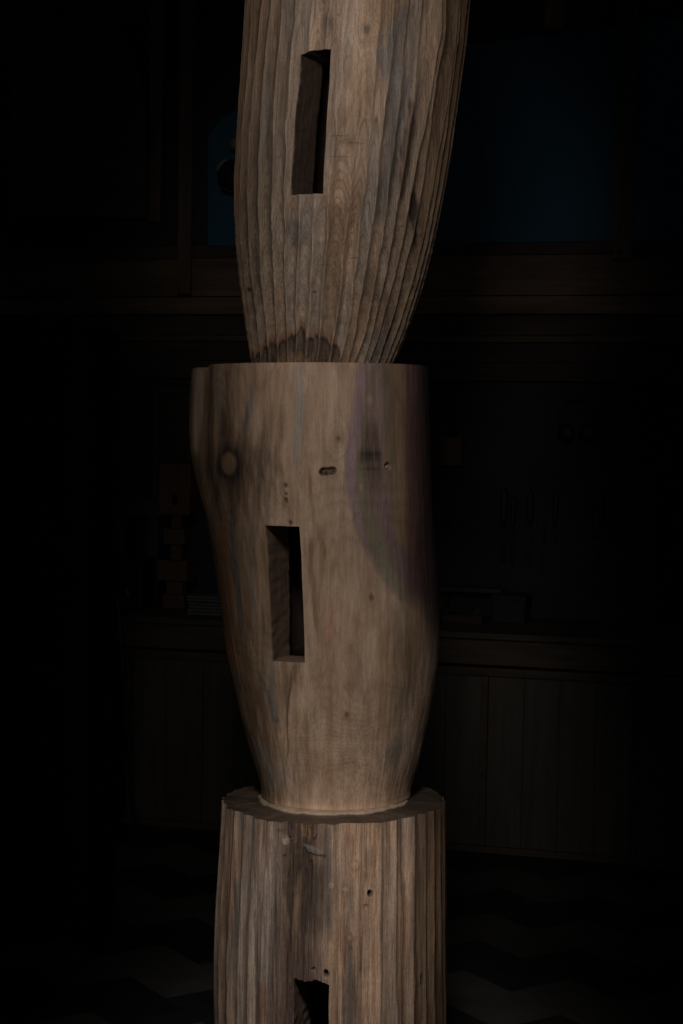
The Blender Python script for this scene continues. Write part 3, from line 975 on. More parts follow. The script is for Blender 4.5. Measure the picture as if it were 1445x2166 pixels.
def paint3(info):
    p = Paint(info, np.array([0.46, 0.325, 0.235]))
    x, y, t = p.x, p.y, info['TH']
    tone = vnoise(info['idx'] * 5.3 + 0.5, y / 330.0, 25)
    p.put(smooth(0.0, 0.7, tone), BROWN * 1.1, 0.70)
    p.put(smooth(0.0, 0.7, -tone), COOL * 1.3, 0.55)
    p.put(smooth(0.1, 0.5, fbm(x / 9, y / 260, 26, 3)), BROWN * 0.8, 0.5)
    p.put(smooth(0.15, 0.5, fbm(x / 9, y / 300, 27, 3)), GREY * 1.05, 0.5)
    p.put(1 - smooth(590, 720, x), GREY * 1.15, 0.30)
    for fx, c, a in ((493, RUST * 0.8, 0.65), (512, GREY * 1.2, 0.5), (534, COOL * 1.0, 0.7), (480, BROWN * 0.7, 0.6)):
        p.streak([(fx, 1690, 9), (fx - 4, 1850, 9), (fx - 10, 1980, 7)], c, a, 0.9, 0.5)
    p.streak([(500, 1860, 8), (494, 1960, 11), (490, 2060, 9)], COOL * 0.9, 0.7, 0.9, 0.5)
    p.streak([(510, 1750, 12), (500, 1850, 10)], np.array([0.40, 0.265, 0.16]), 0.5, 0.9, 0.5)
    p.streak([(555, 2080, 6), (560, 2160, 8)], RUST * 0.75, 0.7, 0.9, 0.5)
    p.streak([(597, 2080, 4), (597, 2160, 5)], RUST * 0.8, 0.6, 0.9, 0.5)
    # dark drying checks that follow the grain
    chk = fbm(x / 5.0, y / 420, 28, 2)
    p.put(smooth(0.34, 0.52, chk), DARKB * 1.1, 0.5)
    p.put(smooth(0.30, 0.50, fbm(x / 6.5, y / 300, 29, 2)), np.array([0.46, 0.34, 0.25]), 0.35)
    # decayed grey-brown strip
    rot = info['rot']
    p.put(rot * (0.9 + 0.7 * p.n), DARKB * 0.7, 0.94)
    p.put(np.exp(-((x - 652) / 46) ** 4) * smooth(1800, 1850, y) * (1 - smooth(1940, 2010, y)) * (0.8 + 0.5 * p.n), np.array([0.075, 0.060, 0.047]), 0.9)
    p.put(rot * smooth(0.1, 0.5, info['spl']), DARKB, 0.6)
    p.put(rot * smooth(1970, 2040, y), np.array([0.17, 0.125, 0.10]), 0.55)
    p.streak([(632, 1850, 6), (628, 1910, 9), (622, 1970, 7)], BROWN * 1.1, 0.7, 0.9, 0.5)
    p.streak([(596, 1900, 5), (606, 1960, 6)], BROWN * 1.0, 0.6, 0.9, 0.5)
    p.streak([(640, 1745, 12), (642, 1768, 6)], np.array([0.38, 0.25, 0.14]), 0.6, 0.9, 0.6)
    p.streak([(652, 1745, 5), (655, 1770, 4)], np.array([0.38, 0.25, 0.14]), 0.6, 0.9, 0.6)
    p.streak([(690, 1745, 14), (694, 1830, 14), (698, 1990, 8)], GREY * 0.7, 0.7, 0.9, 0.5)
    p.blob(602, 1782, 8, 13, np.array([0.36, 0.30, 0.24]), 0.8, 0.6, 0.3)
    p.blob(592, 1757, 14, 4, BROWN * 0.6, 0.7, 0.8, 0.4)
    p.put((np.hypot((x - 668) / 26, (y - 1801 - 0.45 * (x - 668)) / 8) < 1) * 1.0, GREY * 0.85, 0.6)
    p.blob(684, 1812, 9, 5, BLACK * 1.6, 0.7, 0.8, 0.4)
    # warm clean front on the right
    p.streak([(770, 1740, 55), (800, 1900, 60), (800, 2170, 60)], np.array([0.52, 0.365, 0.255]), 0.5, 0.9, 0.5)
    p.streak([(735, 1745, 10), (738, 1790, 12)], np.array([0.42, 0.25, 0.18]), 0.6, 0.9, 0.4)
    p.streak([(718, 1930, 6), (722, 2000, 10), (722, 2060, 8)], np.array([0.44, 0.27, 0.18]), 0.6, 0.9, 0.4)
    p.streak([(742, 2000, 5), (743, 2080, 11), (742, 2175, 12)], GREY * 0.72, 0.8, 0.8, 0.5)
    p.streak([(763, 1980, 3), (764, 2060, 4)], DARKB * 1.3, 0.7, 0.9, 0.4)
    p.streak([(740, 1870, 10), (745, 1950, 9)], GREY * 0.9, 0.6, 0.9, 0.6)
    p.streak([(778, 1800, 9), (778, 1870, 8)], BROWN * 0.75, 0.6, 0.9, 0.5)
    p.put(smooth(870, 880, x), BROWN * 0.66, 0.85)  # shade on the flutes past the right ridge, painted as darker brown
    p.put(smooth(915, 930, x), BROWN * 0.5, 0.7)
    for hx, hy, r, c in ((752, 1833, 9, TAN), (702, 1874, 7, TAN * 0.9), (730, 1885, 9, TAN * 0.85), (742, 1985, 6, TAN * 0.95), (777, 1922, 5, TAN), (774, 1766, 5, TAN)):
        p.blob(hx, hy, r * 1.5, r * 1.7, DARKB * 1.8, 0.5, 0.7, 0.3)
        p.blob(hx, hy, r, r * 1.2, c, 0.8, 0.5, 0.2)
    p.blob(785, 1892, 5.5, 8.5, BLACK * 0.8, 1.0, 0.4, 0.1)
    p.blob(690, 2062, 6, 10, BLACK, 0.9, 0.5, 0.2)
    p.blob(896, 2075, 3, 20, BLACK, 0.8, 0.6, 0.2)
    return np.clip(0.30 * (p.c / 0.30) ** 1.18 * (1 + 0.20 * p.n[..., None]), 0.006, 0.8)


slot3 = dict(tl=(620, 2070), tr=(697, 2083), bl=(620, 2395), br=(697, 2395), dir=0.28, depth=0.14, chamber=0.22,
             col=(0.17, 0.115, 0.075), top_step=([0, 0.1, 0.35, 0.6, 0.75, 1], [0, 2, 3, -5, -3, 0]))
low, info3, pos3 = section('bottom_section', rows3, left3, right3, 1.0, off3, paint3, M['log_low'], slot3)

# the sawn and adzed ledge on top of the bottom log
X3, Y3, Z3 = [a[0] for a in pos3]
nc = len(X3)
cxm, cym, zm = X3.mean(), Y3.mean(), Z3.mean()
fr_ = [1.0, 0.985, 0.96, 0.93, 0.90, 0.87, 0.84, 0.81, 0.78, 0.75, 0.72, 0.70, 0.68, 0.66, 0.64, 0.62, 0.58, 0.3, 0.02]
Vs, Ts, Rs = [], [], []
thr = theta_columns(400, 70)
rad3 = np.hypot(X3 - cxm, Y3 - cym)
k_ = 41
pad = np.concatenate([rad3[-k_:], rad3, rad3[:k_]])
rs3 = np.convolve(pad, np.ones(k_) / k_, 'same')[k_:-k_]
Xs_, Ys_ = cxm + (X3 - cxm) * rs3 / rad3, cym + (Y3 - cym) * rs3 / rad3
for f in fr_:
    wl = float(smooth(0.90, 1.0, f))
    xx = cxm + ((X3 - cxm) * wl + (Xs_ - cxm) * (1 - wl)) * f
    yy = cym + ((Y3 - cym) * wl + (Ys_ - cym) * (1 - wl)) * f
    rough = 0.0022 * fbm(thr * 7 + f * 3, np.full(nc, f * 30), 111, 3) * (1 - smooth(0.95, 1.0, np.full(nc, f)))
    left = smooth(0.5, 1.1, -thr * (abs(thr) < 1.9))
    rise = 0.009 * (1 - smooth(0.62, 0.72, f)) + 0.004 * (1 - smooth(0.8, 1.0, f))
    dip = -0.002 * math.exp(-((f - 0.86) / 0.08) ** 2)
    rough = rough + 0.0035 * left * fbm(thr * 30, np.full(nc, f * 16), 112, 3)
    zz = Z3 * f + zm * (1 - f) + rise + dip + rough * smooth(0.66, 0.74, f)
    Vs.append(np.stack([xx, yy, zz], -1))
    g = fbm(xx * 18 + yy * 34, yy * 90 - xx * 30, 113, 3)
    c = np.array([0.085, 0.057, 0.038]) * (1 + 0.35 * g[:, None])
    c = c * (1 - 0.45 * left[:, None]) * (1 - 0.35 * smooth(0.6, 1.1, thr * (abs(thr) < 1.9)))[:, None]  # shade at the left and right of the ledge put into its tint
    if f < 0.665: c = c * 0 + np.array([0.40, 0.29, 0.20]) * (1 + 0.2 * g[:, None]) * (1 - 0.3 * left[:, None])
    Ts.append(c)
    Rs.append(np.hypot(xx - cxm + 0.1, yy - cym) + zz)
V = to_world(np.concatenate(Vs))
q = []
for k in range(len(fr_) - 1):
    for t in range(nc):
        t2 = (t + 1) % nc
        q.append((k * nc + t, k * nc + t2, (k + 1) * nc + t2, (k + 1) * nc + t))
me = np_mesh('ledge', V, q)
T = np.concatenate(Ts)
me.attributes.new('tint', 'FLOAT_COLOR', 'POINT').data.foreach_set('color', np.concatenate([T, np.ones((len(T), 1))], 1).astype(np.float32).ravel())
me.attributes.new('ring', 'FLOAT', 'POINT').data.foreach_set('value', np.concatenate(Rs).astype(np.float32))
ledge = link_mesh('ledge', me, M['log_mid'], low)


def surface_point(info, pos, px, py):
    d = (info['PX'] - px) ** 2 + (info['PYI'] - py) ** 2 + 1e6 * (info['C'] < 0)
    j, i = np.unravel_index(np.argmin(d), d.shape)
    p = np.array([[pos[0][j, i], pos[1][j, i], pos[2][j, i]]])
    n = np.array([info['S'][j, i], -info['C'][j, i], 0.0])
    return Vector(to_world(p)[0]), Vector(R_IMG @ n)


def peg(px, py, rad, lift, info, pos, parent, mat, squash=1.0):
    c, n = surface_point(info, pos, px, py)
    q = n.to_track_quat('Z', 'Y').to_matrix()
    mb = MB(lambda p: c + q @ Vector((p[0] * squash, p[1], p[2])))
    mb.lathe([(rad * 0.97, -0.012), (rad, lift * 0.3), (rad * 0.86, lift * 0.8), (rad * 0.5, lift)], (0, 0, 0), 'Z', 16)
    o = mb.build('wooden_peg', mat, parent, True)
    return o


M['peg'] = shop_mat('peg_wood', (0.30, 0.21, 0.145), (0.40, 0.29, 0.20), (120, 120, 30), 0.75, bump=0.3, rand=0.1)
peg(823, 988, 0.0045, 0.004, info2, pos2, mid, M['peg'])

# ------------------------------------------------------------------ the workshop behind
WV = -0.62                                            # wall surface behind the bench front


def wz(py, v=WV, px=930): return uz(px, py, v)[1]


wall = MB(wall_xf).box((-3.6, WV - 0.06, 0.0), (3.6, WV, 4.2)).build('back_wall', M['wallboard'])
tag(wall, 'dark workshop wall with planks and uprights behind the bench', None, None, 'structure')
for (ya, yb, v1, m) in ((515, 540, 0.050, 'dark_plank'), (541, 625, 0.030, 'plank'), (627, 664, 0.075, 'plank'), (665, 709, 0.015, 'dark_plank'),
                        (710, 723, 0.050, 'plank'), (724, 765, 0.020, 'dark_plank'), (766, 804, 0.060, 'dark_plank')):
    v = WV + v1
    MB(wall_xf).box((-3.4, WV + 0.002, wz(yb, v)), (3.4, v, wz(ya, v)), 0.003).build('plank', M[m], wall)
for (xa, xb, yb, v1) in ((1296, 1336, 548, 0.10), (374, 402, 622, 0.10), (318, 343, 470, 0.05)):
    v = WV + v1
    ua, zb = uz(xa, yb, v)
    ub, _ = uz(xb, yb, v)
    post = MB(wall_xf).box((ua, WV + 0.078, zb), (ub, v, 4.1), 0.004).build('upright', M['upright'], wall)
    if xa == 1296:
        u, z = uz(1312, 533, v)
        MB(wall_xf).lathe([(0.009, 0.0), (0.009, 0.004), (0.006, 0.007)], (u, v, z), 'Y', 14).build('bolt', M['steel'], post)

# blue board
v = WV + 0.045
pts = [uz(440, 520, v), uz(1600, 520, v), uz(1600, 22, v), uz(1445, 40, v), uz(985, 94, v), uz(720, 150, v), uz(500, 232, v), uz(466, 252, v), uz(440, 290, v)]
zb = wz(514, v)
pts[0] = (pts[0][0], zb)
pts[1] = (pts[1][0], zb)
tag(MB(wall_xf).prism(pts, WV + 0.004, v).build('blue_board', M['blue']),
    'large flat blue board with a sloping top edge resting on the wall planks', 'board')

# pale disc, drum
v = WV + 0.14
u, z = uz(500, 305, v)
tag(MB(wall_xf).lathe([(0.004, -0.095), (0.020, -0.04), (0.030, -0.018), (0.033, 0), (0.030, 0.018), (0.018, 0.028), (0.004, 0.032)], (u, v, z), 'Y', 24).build('ball', M['pale'], sm=True),
    'small pale round ball on the blue board half hidden by the column', 'ball')
drum = empty('hanging_drum', wall_xf((uz(494, 372, v)[0], WV + 0.05, uz(494, 372, v)[1])))
u, z = uz(494, 372, v)
MB(wall_xf).lathe([(0.066, -0.08), (0.070, -0.04), (0.070, 0.02), (0.060, 0.035), (0.01, 0.04)], (u, v, z), 'Y', 28).build('drum_body', M['black'], drum, True)
arc = [(u + 0.074 * math.cos(a), v + 0.02, z + 0.074 * math.sin(a)) for a in np.linspace(1.9, 2.9, 9)]
MB(wall_xf).tube(arc, [0.004, 0.007, 0.009, 0.010, 0.010, 0.010, 0.009, 0.007, 0.004], 8).build('rim', M['pale'], drum, True)
arc = [(u + 0.072 * math.cos(a), v + 0.02, z + 0.072 * math.sin(a)) for a in np.linspace(3.9, 5.2, 9)]
MB(wall_xf).tube(arc, 0.005, 8).build('lower_band', M['red'], drum, True)
tag(drum, 'round black drum with a pale rim hanging in front of the blue board', 'drum')

# hanging club at the top right
v = WV + 0.30
u, z = uz(1171, 66, v)
w = abs(uz(1193, 40, v)[0] - uz(1149, 40, v)[0]) / 2
cl = empty('wooden_club', wall_xf((u, v, z)))
MB(wall_xf).lathe([(w * .3, 0.0), (w * .75, 0.004), (w * .95, 0.016), (w, 0.05), (w * .97, 0.2), (w * .9, 0.5), (w * .55, 0.66), (w * .4, 0.75)], (u, v, z), 'Z', 24).build('head', M['yellow'], cl, True)
MB(wall_xf).tube([(u, v, z + 0.74), (u, v, z + 1.2)], 0.012, 8).build('handle', M['yellow'], cl, True)
MB(wall_xf).tube([(u, v, z + 1.19), (u, v - 0.1, z + 1.24), (u, WV + 0.02, z + 1.24)], 0.006, 8).build('hook', M['steel'], cl, True)
tag(cl, 'blunt yellowish wooden club hanging above the blue board', 'club')

# rounded board, upper left
v = WV + 0.12
ring_ = []
for (px, py) in ((28, 460), (28, 60), (60, 32), (180, 34), (235, 50), (275, 100), (298, 170), (308, 250), (308, 460)):
    ring_.append(uz(px, py, v))
tag(MB(wall_xf).prism(ring_, WV + 0.09, v).build('round_cornered_board', M['dark_plank']),
    'big dark board with one rounded upper corner standing on the wall planks', 'board')

# workbench ---------------------------------------------------------------
bench = empty('workbench', wall_xf((0, 0, 0)), -YAW)
tag(bench, 'long wooden workbench with panelled front running along the wall', 'workbench')


def bz(py, px=935, v=0.0): return uz(px, py, v)[1]


uL = uz(262, 1330, 0)[0]
uR = 3.0
ztop, z_ap, z_gap, z_rl, z_bt = bz(1333), bz(1347), bz(1402), bz(1406), bz(1424)
z_b0, z_b1 = bz(1801), bz(1782)
print('bench z', ztop, z_ap, z_gap, z_rl, z_bt, z_b1, z_b0)
MB(wall_xf).box((uL - 0.02, WV + 0.004, z_ap + 0.002), (uR, 0.030, ztop), 0.004).build('top', M['bench'], bench)
MB(wall_xf).box((uL, WV + 0.004, z_gap), (uR, 0.0, z_ap), 0.002).build('apron', M['bench'], bench)
MB(wall_xf).box((uL, -0.05, z_bt), (uR, 0.012, z_rl - 0.002), 0.002).build('rail', M['bench'], bench)
MB(wall_xf).box((uL, -0.05, z_b0), (uR, 0.012, z_b1), 0.002).build('base_rail', M['bench'], bench)
MB(wall_xf).box((uL + 0.01, -0.30, 0.0), (uR, -0.06, z_b0 - 0.002)).build('plinth', M['dark_plank'], bench)
us = uz(422, 1550, 0)[0]
ss = [us + 0.62 * k for k in range(-1, 6)]
edges = [uL + 0.03] + [s for s in ss if s > uL + 0.12] + [uR]
for k, s in enumerate(edges):
    if s < uR: MB(wall_xf).box((s - 0.014, -0.05, z_b1 + 0.001), (s + 0.014, 0.006, z_bt - 0.001), 0.002).build('stile', M['bench'], bench)
    if k + 1 < len(edges):
        a, b = s + 0.015, edges[k + 1] - 0.015
        nb_ = max(1, round((b - a) / 0.145))
        for t in range(nb_):
            MB(wall_xf).box((a + (b - a) * t / nb_ + 0.0008, -0.05, z_b1 + 0.001), (a + (b - a) * (t + 1) / nb_ - 0.0008, -0.004 - 0.001 * (t % 2), z_bt - 0.001), 0.0012).build('panel_board', M['panel'], bench)
MB(wall_xf).box((uL, -0.56, 0.0), (uL + 0.028, -0.052, z_gap - 0.001)).build('side', M['bench'], bench)


def bench_thing(name, label, cat, px, v, group=None):
    u, _ = uz(px, 1300, v)
    o = empty(name, wall_xf((u, v, ztop)))
    tag(o, label, cat, group)
    return o, u


# block maquette
o, u = bench_thing('block_maquette', 'small brown maquette of stacked wooden blocks standing on the workbench', 'maquette', 374, -0.38)
v = -0.38
sc_ = abs(uz(408, 1100, v)[0] - uz(341, 1100, v)[0]) / 67
zz = ztop
for (w, ya, yb) in ((46, 1290, 1318), (34, 1262, 1290), (62, 1222, 1262), (20, 1190, 1222), (44, 1160, 1190), (20, 1132, 1160)):
    h = (yb - ya) * sc_
    MB(wall_xf).box((u - w / 2 * sc_, v - w / 2 * sc_, zz + 0.0004), (u + w / 2 * sc_, v + w / 2 * sc_, zz + h), 0.002).build('block', M['brown'], o)
    zz += h
h, w = 100 * sc_, 66 * sc_
hole = 0.012
mb = MB(wall_xf)
mb.box((u - w / 2, v - 0.05, zz + .0004), (u - hole, v + 0.05, zz + h), 0.002)
mb.box((u + hole, v - 0.05, zz + .0004), (u + w / 2, v + 0.05, zz + h), 0.002)
mb.box((u - hole + .0002, v - 0.048, zz + .0004), (u + hole - .0002, v + 0.048, zz + 0.045))
mb.box((u - hole + .0002, v - 0.048, zz + 0.09), (u + hole - .0002, v + 0.048, zz + h - .001))
mb.build('head_block', M['brown'], o)

# framed panel on the wall
fv = WV + 0.03
a0, a1 = uz(322, 1060, fv), uz(420, 822, fv)
o = empty('framed_panel', wall_xf((a0[0], fv, a0[1])))
tag(o, 'pale thin frame round a dark panel on the wall beside the maquette', 'frame')
MB(wall_xf).box((a0[0] + .026, WV + 0.003, a0[1] + .026), (a1[0] - .026, WV + 0.016, a1[1] - .026)).build('panel', M['dark_plank'], o)
for (p, q_) in (((a0[0], a0[1]), (a0[0] + .024, a1[1])), ((a1[0] - .024, a0[1]), (a1[0], a1[1])),
                ((a0[0] + .025, a1[1] - .024), (a1[0] - .025, a1[1])), ((a0[0] + .025, a0[1]), (a1[0] - .025, a0[1] + .024))):
    MB(wall_xf).box((p[0], WV + 0.003, p[1]), (q_[0], fv, q_[1]), 0.002).build('frame_bar', M['grey'], o)

# boxes and machine on the bench
o, u = bench_thing('black_case', 'black case with a small metal latch on the workbench by the ladder', 'case', 278, -0.34)
MB(wall_xf).box((u - 0.07, -0.42, ztop + .0005), (u + 0.08, -0.26, ztop + 0.17), 0.01).build('body', M['black'], o)
MB(wall_xf).box((u - 0.066, -0.416, ztop + 0.1705), (u + 0.076, -0.264, ztop + 0.205), 0.008).build('lid', M['black'], o)
MB(wall_xf).box((u + 0.01, -0.26, ztop + 0.055), (u + 0.022, -0.255, ztop + 0.085), 0.001).build('latch', M['pale'], o)
o, u = bench_thing('grey_machine', 'grey bench machine with a dark opening behind the black case', 'machine', 290, -0.54)
MB(wall_xf).box((u - 0.11, -0.60, ztop + .0005), (u + 0.13, -0.47, ztop + 0.22), 0.01).build('base', M['black'], o)
MB(wall_xf).box((u - 0.08, -0.60, ztop + 0.2205), (u - 0.04, -0.48, ztop + 0.40), 0.006).build('post', M['grey'], o)
MB(wall_xf).box((u + 0.07, -0.60, ztop + 0.2205), (u + 0.12, -0.48, ztop + 0.40), 0.006).build('post', M['grey'], o)
MB(wall_xf).box((u - 0.10, -0.61, ztop + 0.4005), (u + 0.14, -0.46, ztop + 0.49), 0.012).build('head', M['grey'], o)

# folded cloths
for k, (dx, h) in enumerate(((0.0, 0.030), (0.006, 0.028), (-0.004, 0.026))):
    o, u = bench_thing('folded_cloth', ['grey folded cloth at the bottom of the pile on the workbench', 'grey folded cloth in the middle of the pile on the workbench',
                                        'grey folded cloth on top of the pile on the workbench'][k], 'cloth', 446, -0.20, 'pile of folded cloths')
    zb_ = ztop + 0.0005 + 0.030 * k
    o.location.z = zb_
    mb = MB(wall_xf)
    for t in range(2):
        mb.box((u - 0.075 + dx, -0.30, zb_ + t * h / 2), (u + 0.10 + dx, -0.10, zb_ + (t + 1) * h / 2 - 0.001), 0.0055)
    mb.build('fold', M['cloth'], o, True)

# right side of the bench
o, u = bench_thing('plane_tool', 'low dark hand plane resting on the workbench', 'plane', 980, -0.30)
MB(wall_xf).prism([(u - 0.085, ztop + .0005), (u + 0.085, ztop + .0005), (u + 0.085, ztop + 0.035), (u - 0.085, ztop + 0.035)], -0.33, -0.27).build('body', M['dark_plank'], o)
MB(wall_xf).prism([(u + 0.03, ztop + .0355), (u + 0.07, ztop + .0355), (u + 0.085, ztop + 0.075), (u + 0.06, ztop + 0.08)], -0.31, -0.29).build('handle', M['handle'], o)
MB(wall_xf).lathe([(0.010, 0), (0.008, 0.012), (0.013, 0.024), (0.006, 0.032)], (u - 0.055, -0.30, ztop + 0.0355), 'Z', 14).build('knob', M['handle'], o, True)
o, u = bench_thing('wooden_box', 'plain dark wooden box on the workbench beside the hand plane', 'box', 1080, -0.42)
MB(wall_xf).box((u - 0.07, -0.54, ztop + .0005), (u + 0.07, -0.36, ztop + 0.10), 0.004).build('body', M['wallboard'], o)
MB(wall_xf).box((u - 0.073, -0.543, ztop + 0.1005), (u + 0.073, -0.357, ztop + 0.118), 0.003).build('lid', M['wallboard'], o)
o = empty('wall_shelf', wall_xf((uz(940, 1245, -0.5)[0], WV, wz(1245, -0.5))))
tag(o, 'thin grey shelf fixed to the wall above the hand plane', 'shelf')
a, zs = uz(925, 1250, -0.50)
b = uz(1060, 1250, -0.50)[0]
MB(wall_xf).box((a, WV + .002, zs), (b, -0.50, zs + 0.018), 0.002).build('board', M['grey'], o)
for uu in (a + 0.03, b - 0.03):
    MB(wall_xf).prism([(uu - 0.006, zs - 0.001), (uu + 0.006, zs - 0.001), (uu + 0.006, zs - 0.07), (uu - 0.006, zs - 0.07)], WV + .002, WV + 0.03).build('bracket', M['steel'], o)

# tools on the wall --------------------------------------------------------
tv = WV + 0.03
for k, (px, ya, yb, yc, w) in enumerate(((1067, 1035, 1115, 1190, 17), (1086, 1055, 1120, 1200, 13), (1122, 1040, 1110, 1195, 17), (1150, 1110, 1150, 1210, 9),
                                         (1176, 1045, 1115, 1150, 12), (1262, 1065, 1140, 1215, 14), (1286, 1035, 1120, 1200, 18), (1402, 1065, 1130, 1205, 14))):
    u, zt = uz(px, ya, tv)
    zm_ = uz(px, yb, tv)[1]
    zl = uz(px, yc, tv)[1]
    r = w / 2 / 505
    o = empty('chisel', wall_xf((u, tv, zl)))
    MB(wall_xf).lathe([(r * .6, zm_ - zt), (r * .8, (zm_ - zt) * .8), (r, (zm_ - zt) * .45), (r * .85, (zm_ - zt) * .12), (r * .95, -0.004), (r * .6, 0)], (u, tv, zt), 'Z', 14).build('handle', M['handle'], o, True)
    bw = r * 0.75
    MB(wall_xf).prism([(u - bw * .5, zm_), (u - bw, zm_ - 0.03), (u - bw, zl), (u + bw, zl + 0.012), (u + bw, zm_ - 0.03), (u + bw * .5, zm_)], tv - 0.003, tv + 0.002).build('blade', M['steel'], o)
    MB(wall_xf).tube([(u, WV + .001, zt + 0.006), (u, tv, zt + 0.006), (u, tv + 0.006, zt + 0.012)], 0.002, 6).build('hook', M['steel'], o)
    tag(o, ['first', 'second', 'third', 'fourth', 'fifth', 'sixth', 'seventh', 'last'][k] + ' chisel from the hanging mallet in the tool row on the wall', 'chisel', 'chisels hung on the wall')

u, z = uz(1222, 890, tv)
s_ = 1 / 505
o = empty('ear_defenders', wall_xf((u, tv, z)))
tag(o, 'black ear defenders hanging on the dark wall above the chisels', 'ear defenders')
band = [(u + 42 * s_ * math.cos(a), tv, z + 8 * s_ + 40 * s_ * math.sin(a)) for a in np.linspace(-0.5, math.pi + 0.5, 22)]
MB(wall_xf).tube(band, 0.007, 8).build('headband', M['black'], o, True)
for sx in (-1, 1):
    MB(wall_xf).lathe([(0.012, -0.03), (0.034, -0.024), (0.040, 0.0), (0.034, 0.022), (0.02, 0.028)], (u + sx * 24 * s_, tv + 0.004, z - 28 * s_), 'Y', 20).build('ear_cup', M['black'], o, True)

u0_, z0_ = uz(946, 985, tv)
u1_, z1_ = uz(974, 850, tv)
o = empty('wooden_mallet', wall_xf((u0_, tv, z0_)))
tag(o, 'brown wooden mallet hanging head down beside the column', 'mallet')
MB(wall_xf).box((u0_ - 0.03, WV + .01, z0_), (u1_ + 0.02, WV + 0.08, z0_ + 0.13), 0.006).build('head', M['brown'], o)
MB(wall_xf).tube([((u0_ + u1_) / 2, WV + 0.045, z0_ + 0.128), ((u0_ + u1_) / 2, WV + 0.045, z1_)], [0.014, 0.012], 10).build('handle', M['handle'], o, True)
MB(wall_xf).tube([((u0_ + u1_) / 2, WV + .001, z1_ + .004), ((u0_ + u1_) / 2, WV + 0.05, z1_ + .004)], 0.003, 6).build('hook', M['steel'], o)
u, z = uz(945, 1105, tv)
o = empty('coat_hook', wall_xf((u, tv, z)))
tag(o, 'small dark hook with a ball end on the wall below the mallet', 'hook')
MB(wall_xf).tube([(u - 0.03, WV + .001, z + 0.012), (u - 0.028, tv, z + 0.012), (u - 0.01, tv + .004, z + 0.014), (u + 0.004, tv + .006, z + 0.008)], 0.004, 8).build('stem', M['black'], o, True)
MB(wall_xf).lathe([(0.004, -0.017), (0.013, -0.010), (0.017, 0), (0.013, 0.010), (0.004, 0.017)], (u + 0.008, tv + .006, z - 0.008), 'Z', 16).build('ball_end', M['black'], o, True)

# step ladder --------------------------------------------------------------
lv = 0.16
o = empty('step_ladder', wall_xf((uz(215, 1500, lv)[0], lv, 0)))
tag(o, 'dull metal step ladder with a hooped handrail standing at the end of the workbench', 'ladder')


def lp(px, py, dv=0.0):
    u, z = uz(px, py, lv)
    return (u, lv + dv, z)


zf = 0.0


def foot(px, dv): return (uz(px, 1760, lv)[0], lv + dv, 0.012)


MB(wall_xf).tube([lp(150, 1010), lp(170, 990), lp(200, 986), lp(225, 988), lp(238, 1005), lp(240, 1040), lp(236, 1100), lp(228, 1170), lp(220, 1250), foot(196, 0.02)], 0.011, 10).build('hoop_rail', M['metal'], o, True)
MB(wall_xf).tube([lp(222, 1215, -0.03), lp(238, 1290, -0.06), foot(282, -0.02)], 0.010, 10).build('leg', M['metal'], o, True)
MB(wall_xf).tube([lp(150, 1010, 0.0), lp(140, 1200, 0.02), foot(110, 0.02)], 0.011, 10).build('leg', M['metal'], o, True)
MB(wall_xf).tube([lp(150, 1215, -0.03), foot(150, -0.30)], 0.010, 10).build('leg', M['metal'], o, True)
for (py) in (1290, 1430, 1570):
    a, b = lp(124, py, 0.02), lp(214 - (py - 1290) * 0.03, py, 0.02)
    MB(wall_xf).box((a[0], a[1] - 0.05, a[2] - 0.012), (b[0], a[1] + 0.03, a[2] + 0.012), 0.003).build('step', M['metal'], o)

# tall cabinet at the left ------------------------------------------------
bx, by = on_floor(180, 1990)
cab = empty('tall_cabinet', (bx, by, 0), -math.radians(6))
tag(cab, 'tall dark wooden cabinet with rows of framed panels at the left', 'cabinet')
ca, sa = math.cos(-math.radians(6)), math.sin(-math.radians(6))


def cab_xf(p):
    # (x to the right, y towards the camera, z) about the front right foot
    return (bx + p[0] * ca + p[1] * sa, by + p[0] * sa - p[1] * ca, p[2])


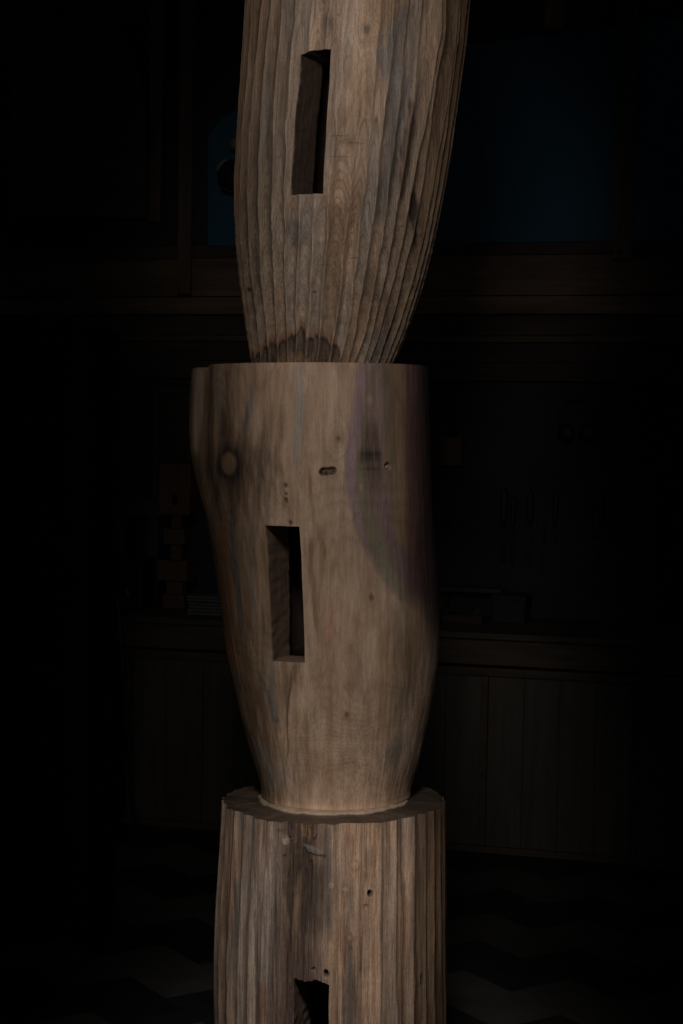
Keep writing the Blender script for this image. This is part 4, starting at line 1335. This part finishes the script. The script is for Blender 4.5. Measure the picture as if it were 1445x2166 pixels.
dcab = math.hypot(bx, by)
pxm = F / by


def chz(py): return CAMZ + (905 + 10 - py) / F * by


W_ = 0.95
MB(cab_xf).box((-W_, -0.40, 0.0), (0, -0.03, chz(715))).build('carcass', M['cabinet'], cab)
MB(cab_xf).box((-W_ - 0.01, -0.41, chz(715) + .001), (0.012, 0.012, chz(706)), 0.003).build('cornice', M['cabinet'], cab)
MB(cab_xf).box((-50 / pxm, -0.028, 0.04), (0, 0, chz(716)), 0.002).build('stile', M['cabinet'], cab)
MB(cab_xf).box((-168 / pxm, -0.028, 0.04), (-148 / pxm, 0, chz(716)), 0.002).build('stile', M['cabinet'], cab)
MB(cab_xf).box((-W_, -0.028, 0.04), (-W_ + 0.05, 0, chz(716)), 0.002).build('stile', M['cabinet'], cab)
lines = [(760, 893), (925, 1058), (1085, 1212), (1245, 1372), (1394, 1535), (1558, 1690), (1730, 1930)]
prev = 717
for k, (ya, yb) in enumerate(lines):
    MB(cab_xf).box((-W_ + 0.051, -0.028, chz(ya)), (-50 / pxm - .001, -0.002, chz(prev)), 0.002).build('rail', M['cabinet'], cab)
    prev = yb
    for (xa, xb) in ((-147 / pxm, -51 / pxm), (-W_ + 0.051, -169 / pxm)):
        if k < 2:
            n_ = 14
            z0c, z1c = chz(yb), chz(ya)
            for t in range(n_):
                h = (z1c - z0c) / n_
                MB(cab_xf).prism([(xa, z0c + t * h + 0.001), (xb, z0c + t * h + 0.001), (xb, z0c + (t + 1) * h - 0.003), (xa, z0c + (t + 1) * h - 0.003)], -0.026, -0.012).build('slat', M['cab_panel'], cab)
        else:
            MB(cab_xf).box((xa + .001, -0.027, chz(yb) + .001), (xb - .001, -0.012, chz(ya) - .001), 0.002).build('panel', M['cab_panel'], cab)
MB(cab_xf).box((-W_ + 0.051, -0.028, 0.04), (-50 / pxm - .001, -0.002, chz(1930)), 0.002).build('rail', M['cabinet'], cab)
MB(cab_xf).box((-W_ + 0.02, -0.38, 0.0), (-0.02, -0.032, 0.038)).build('plinth', M['black'], cab)
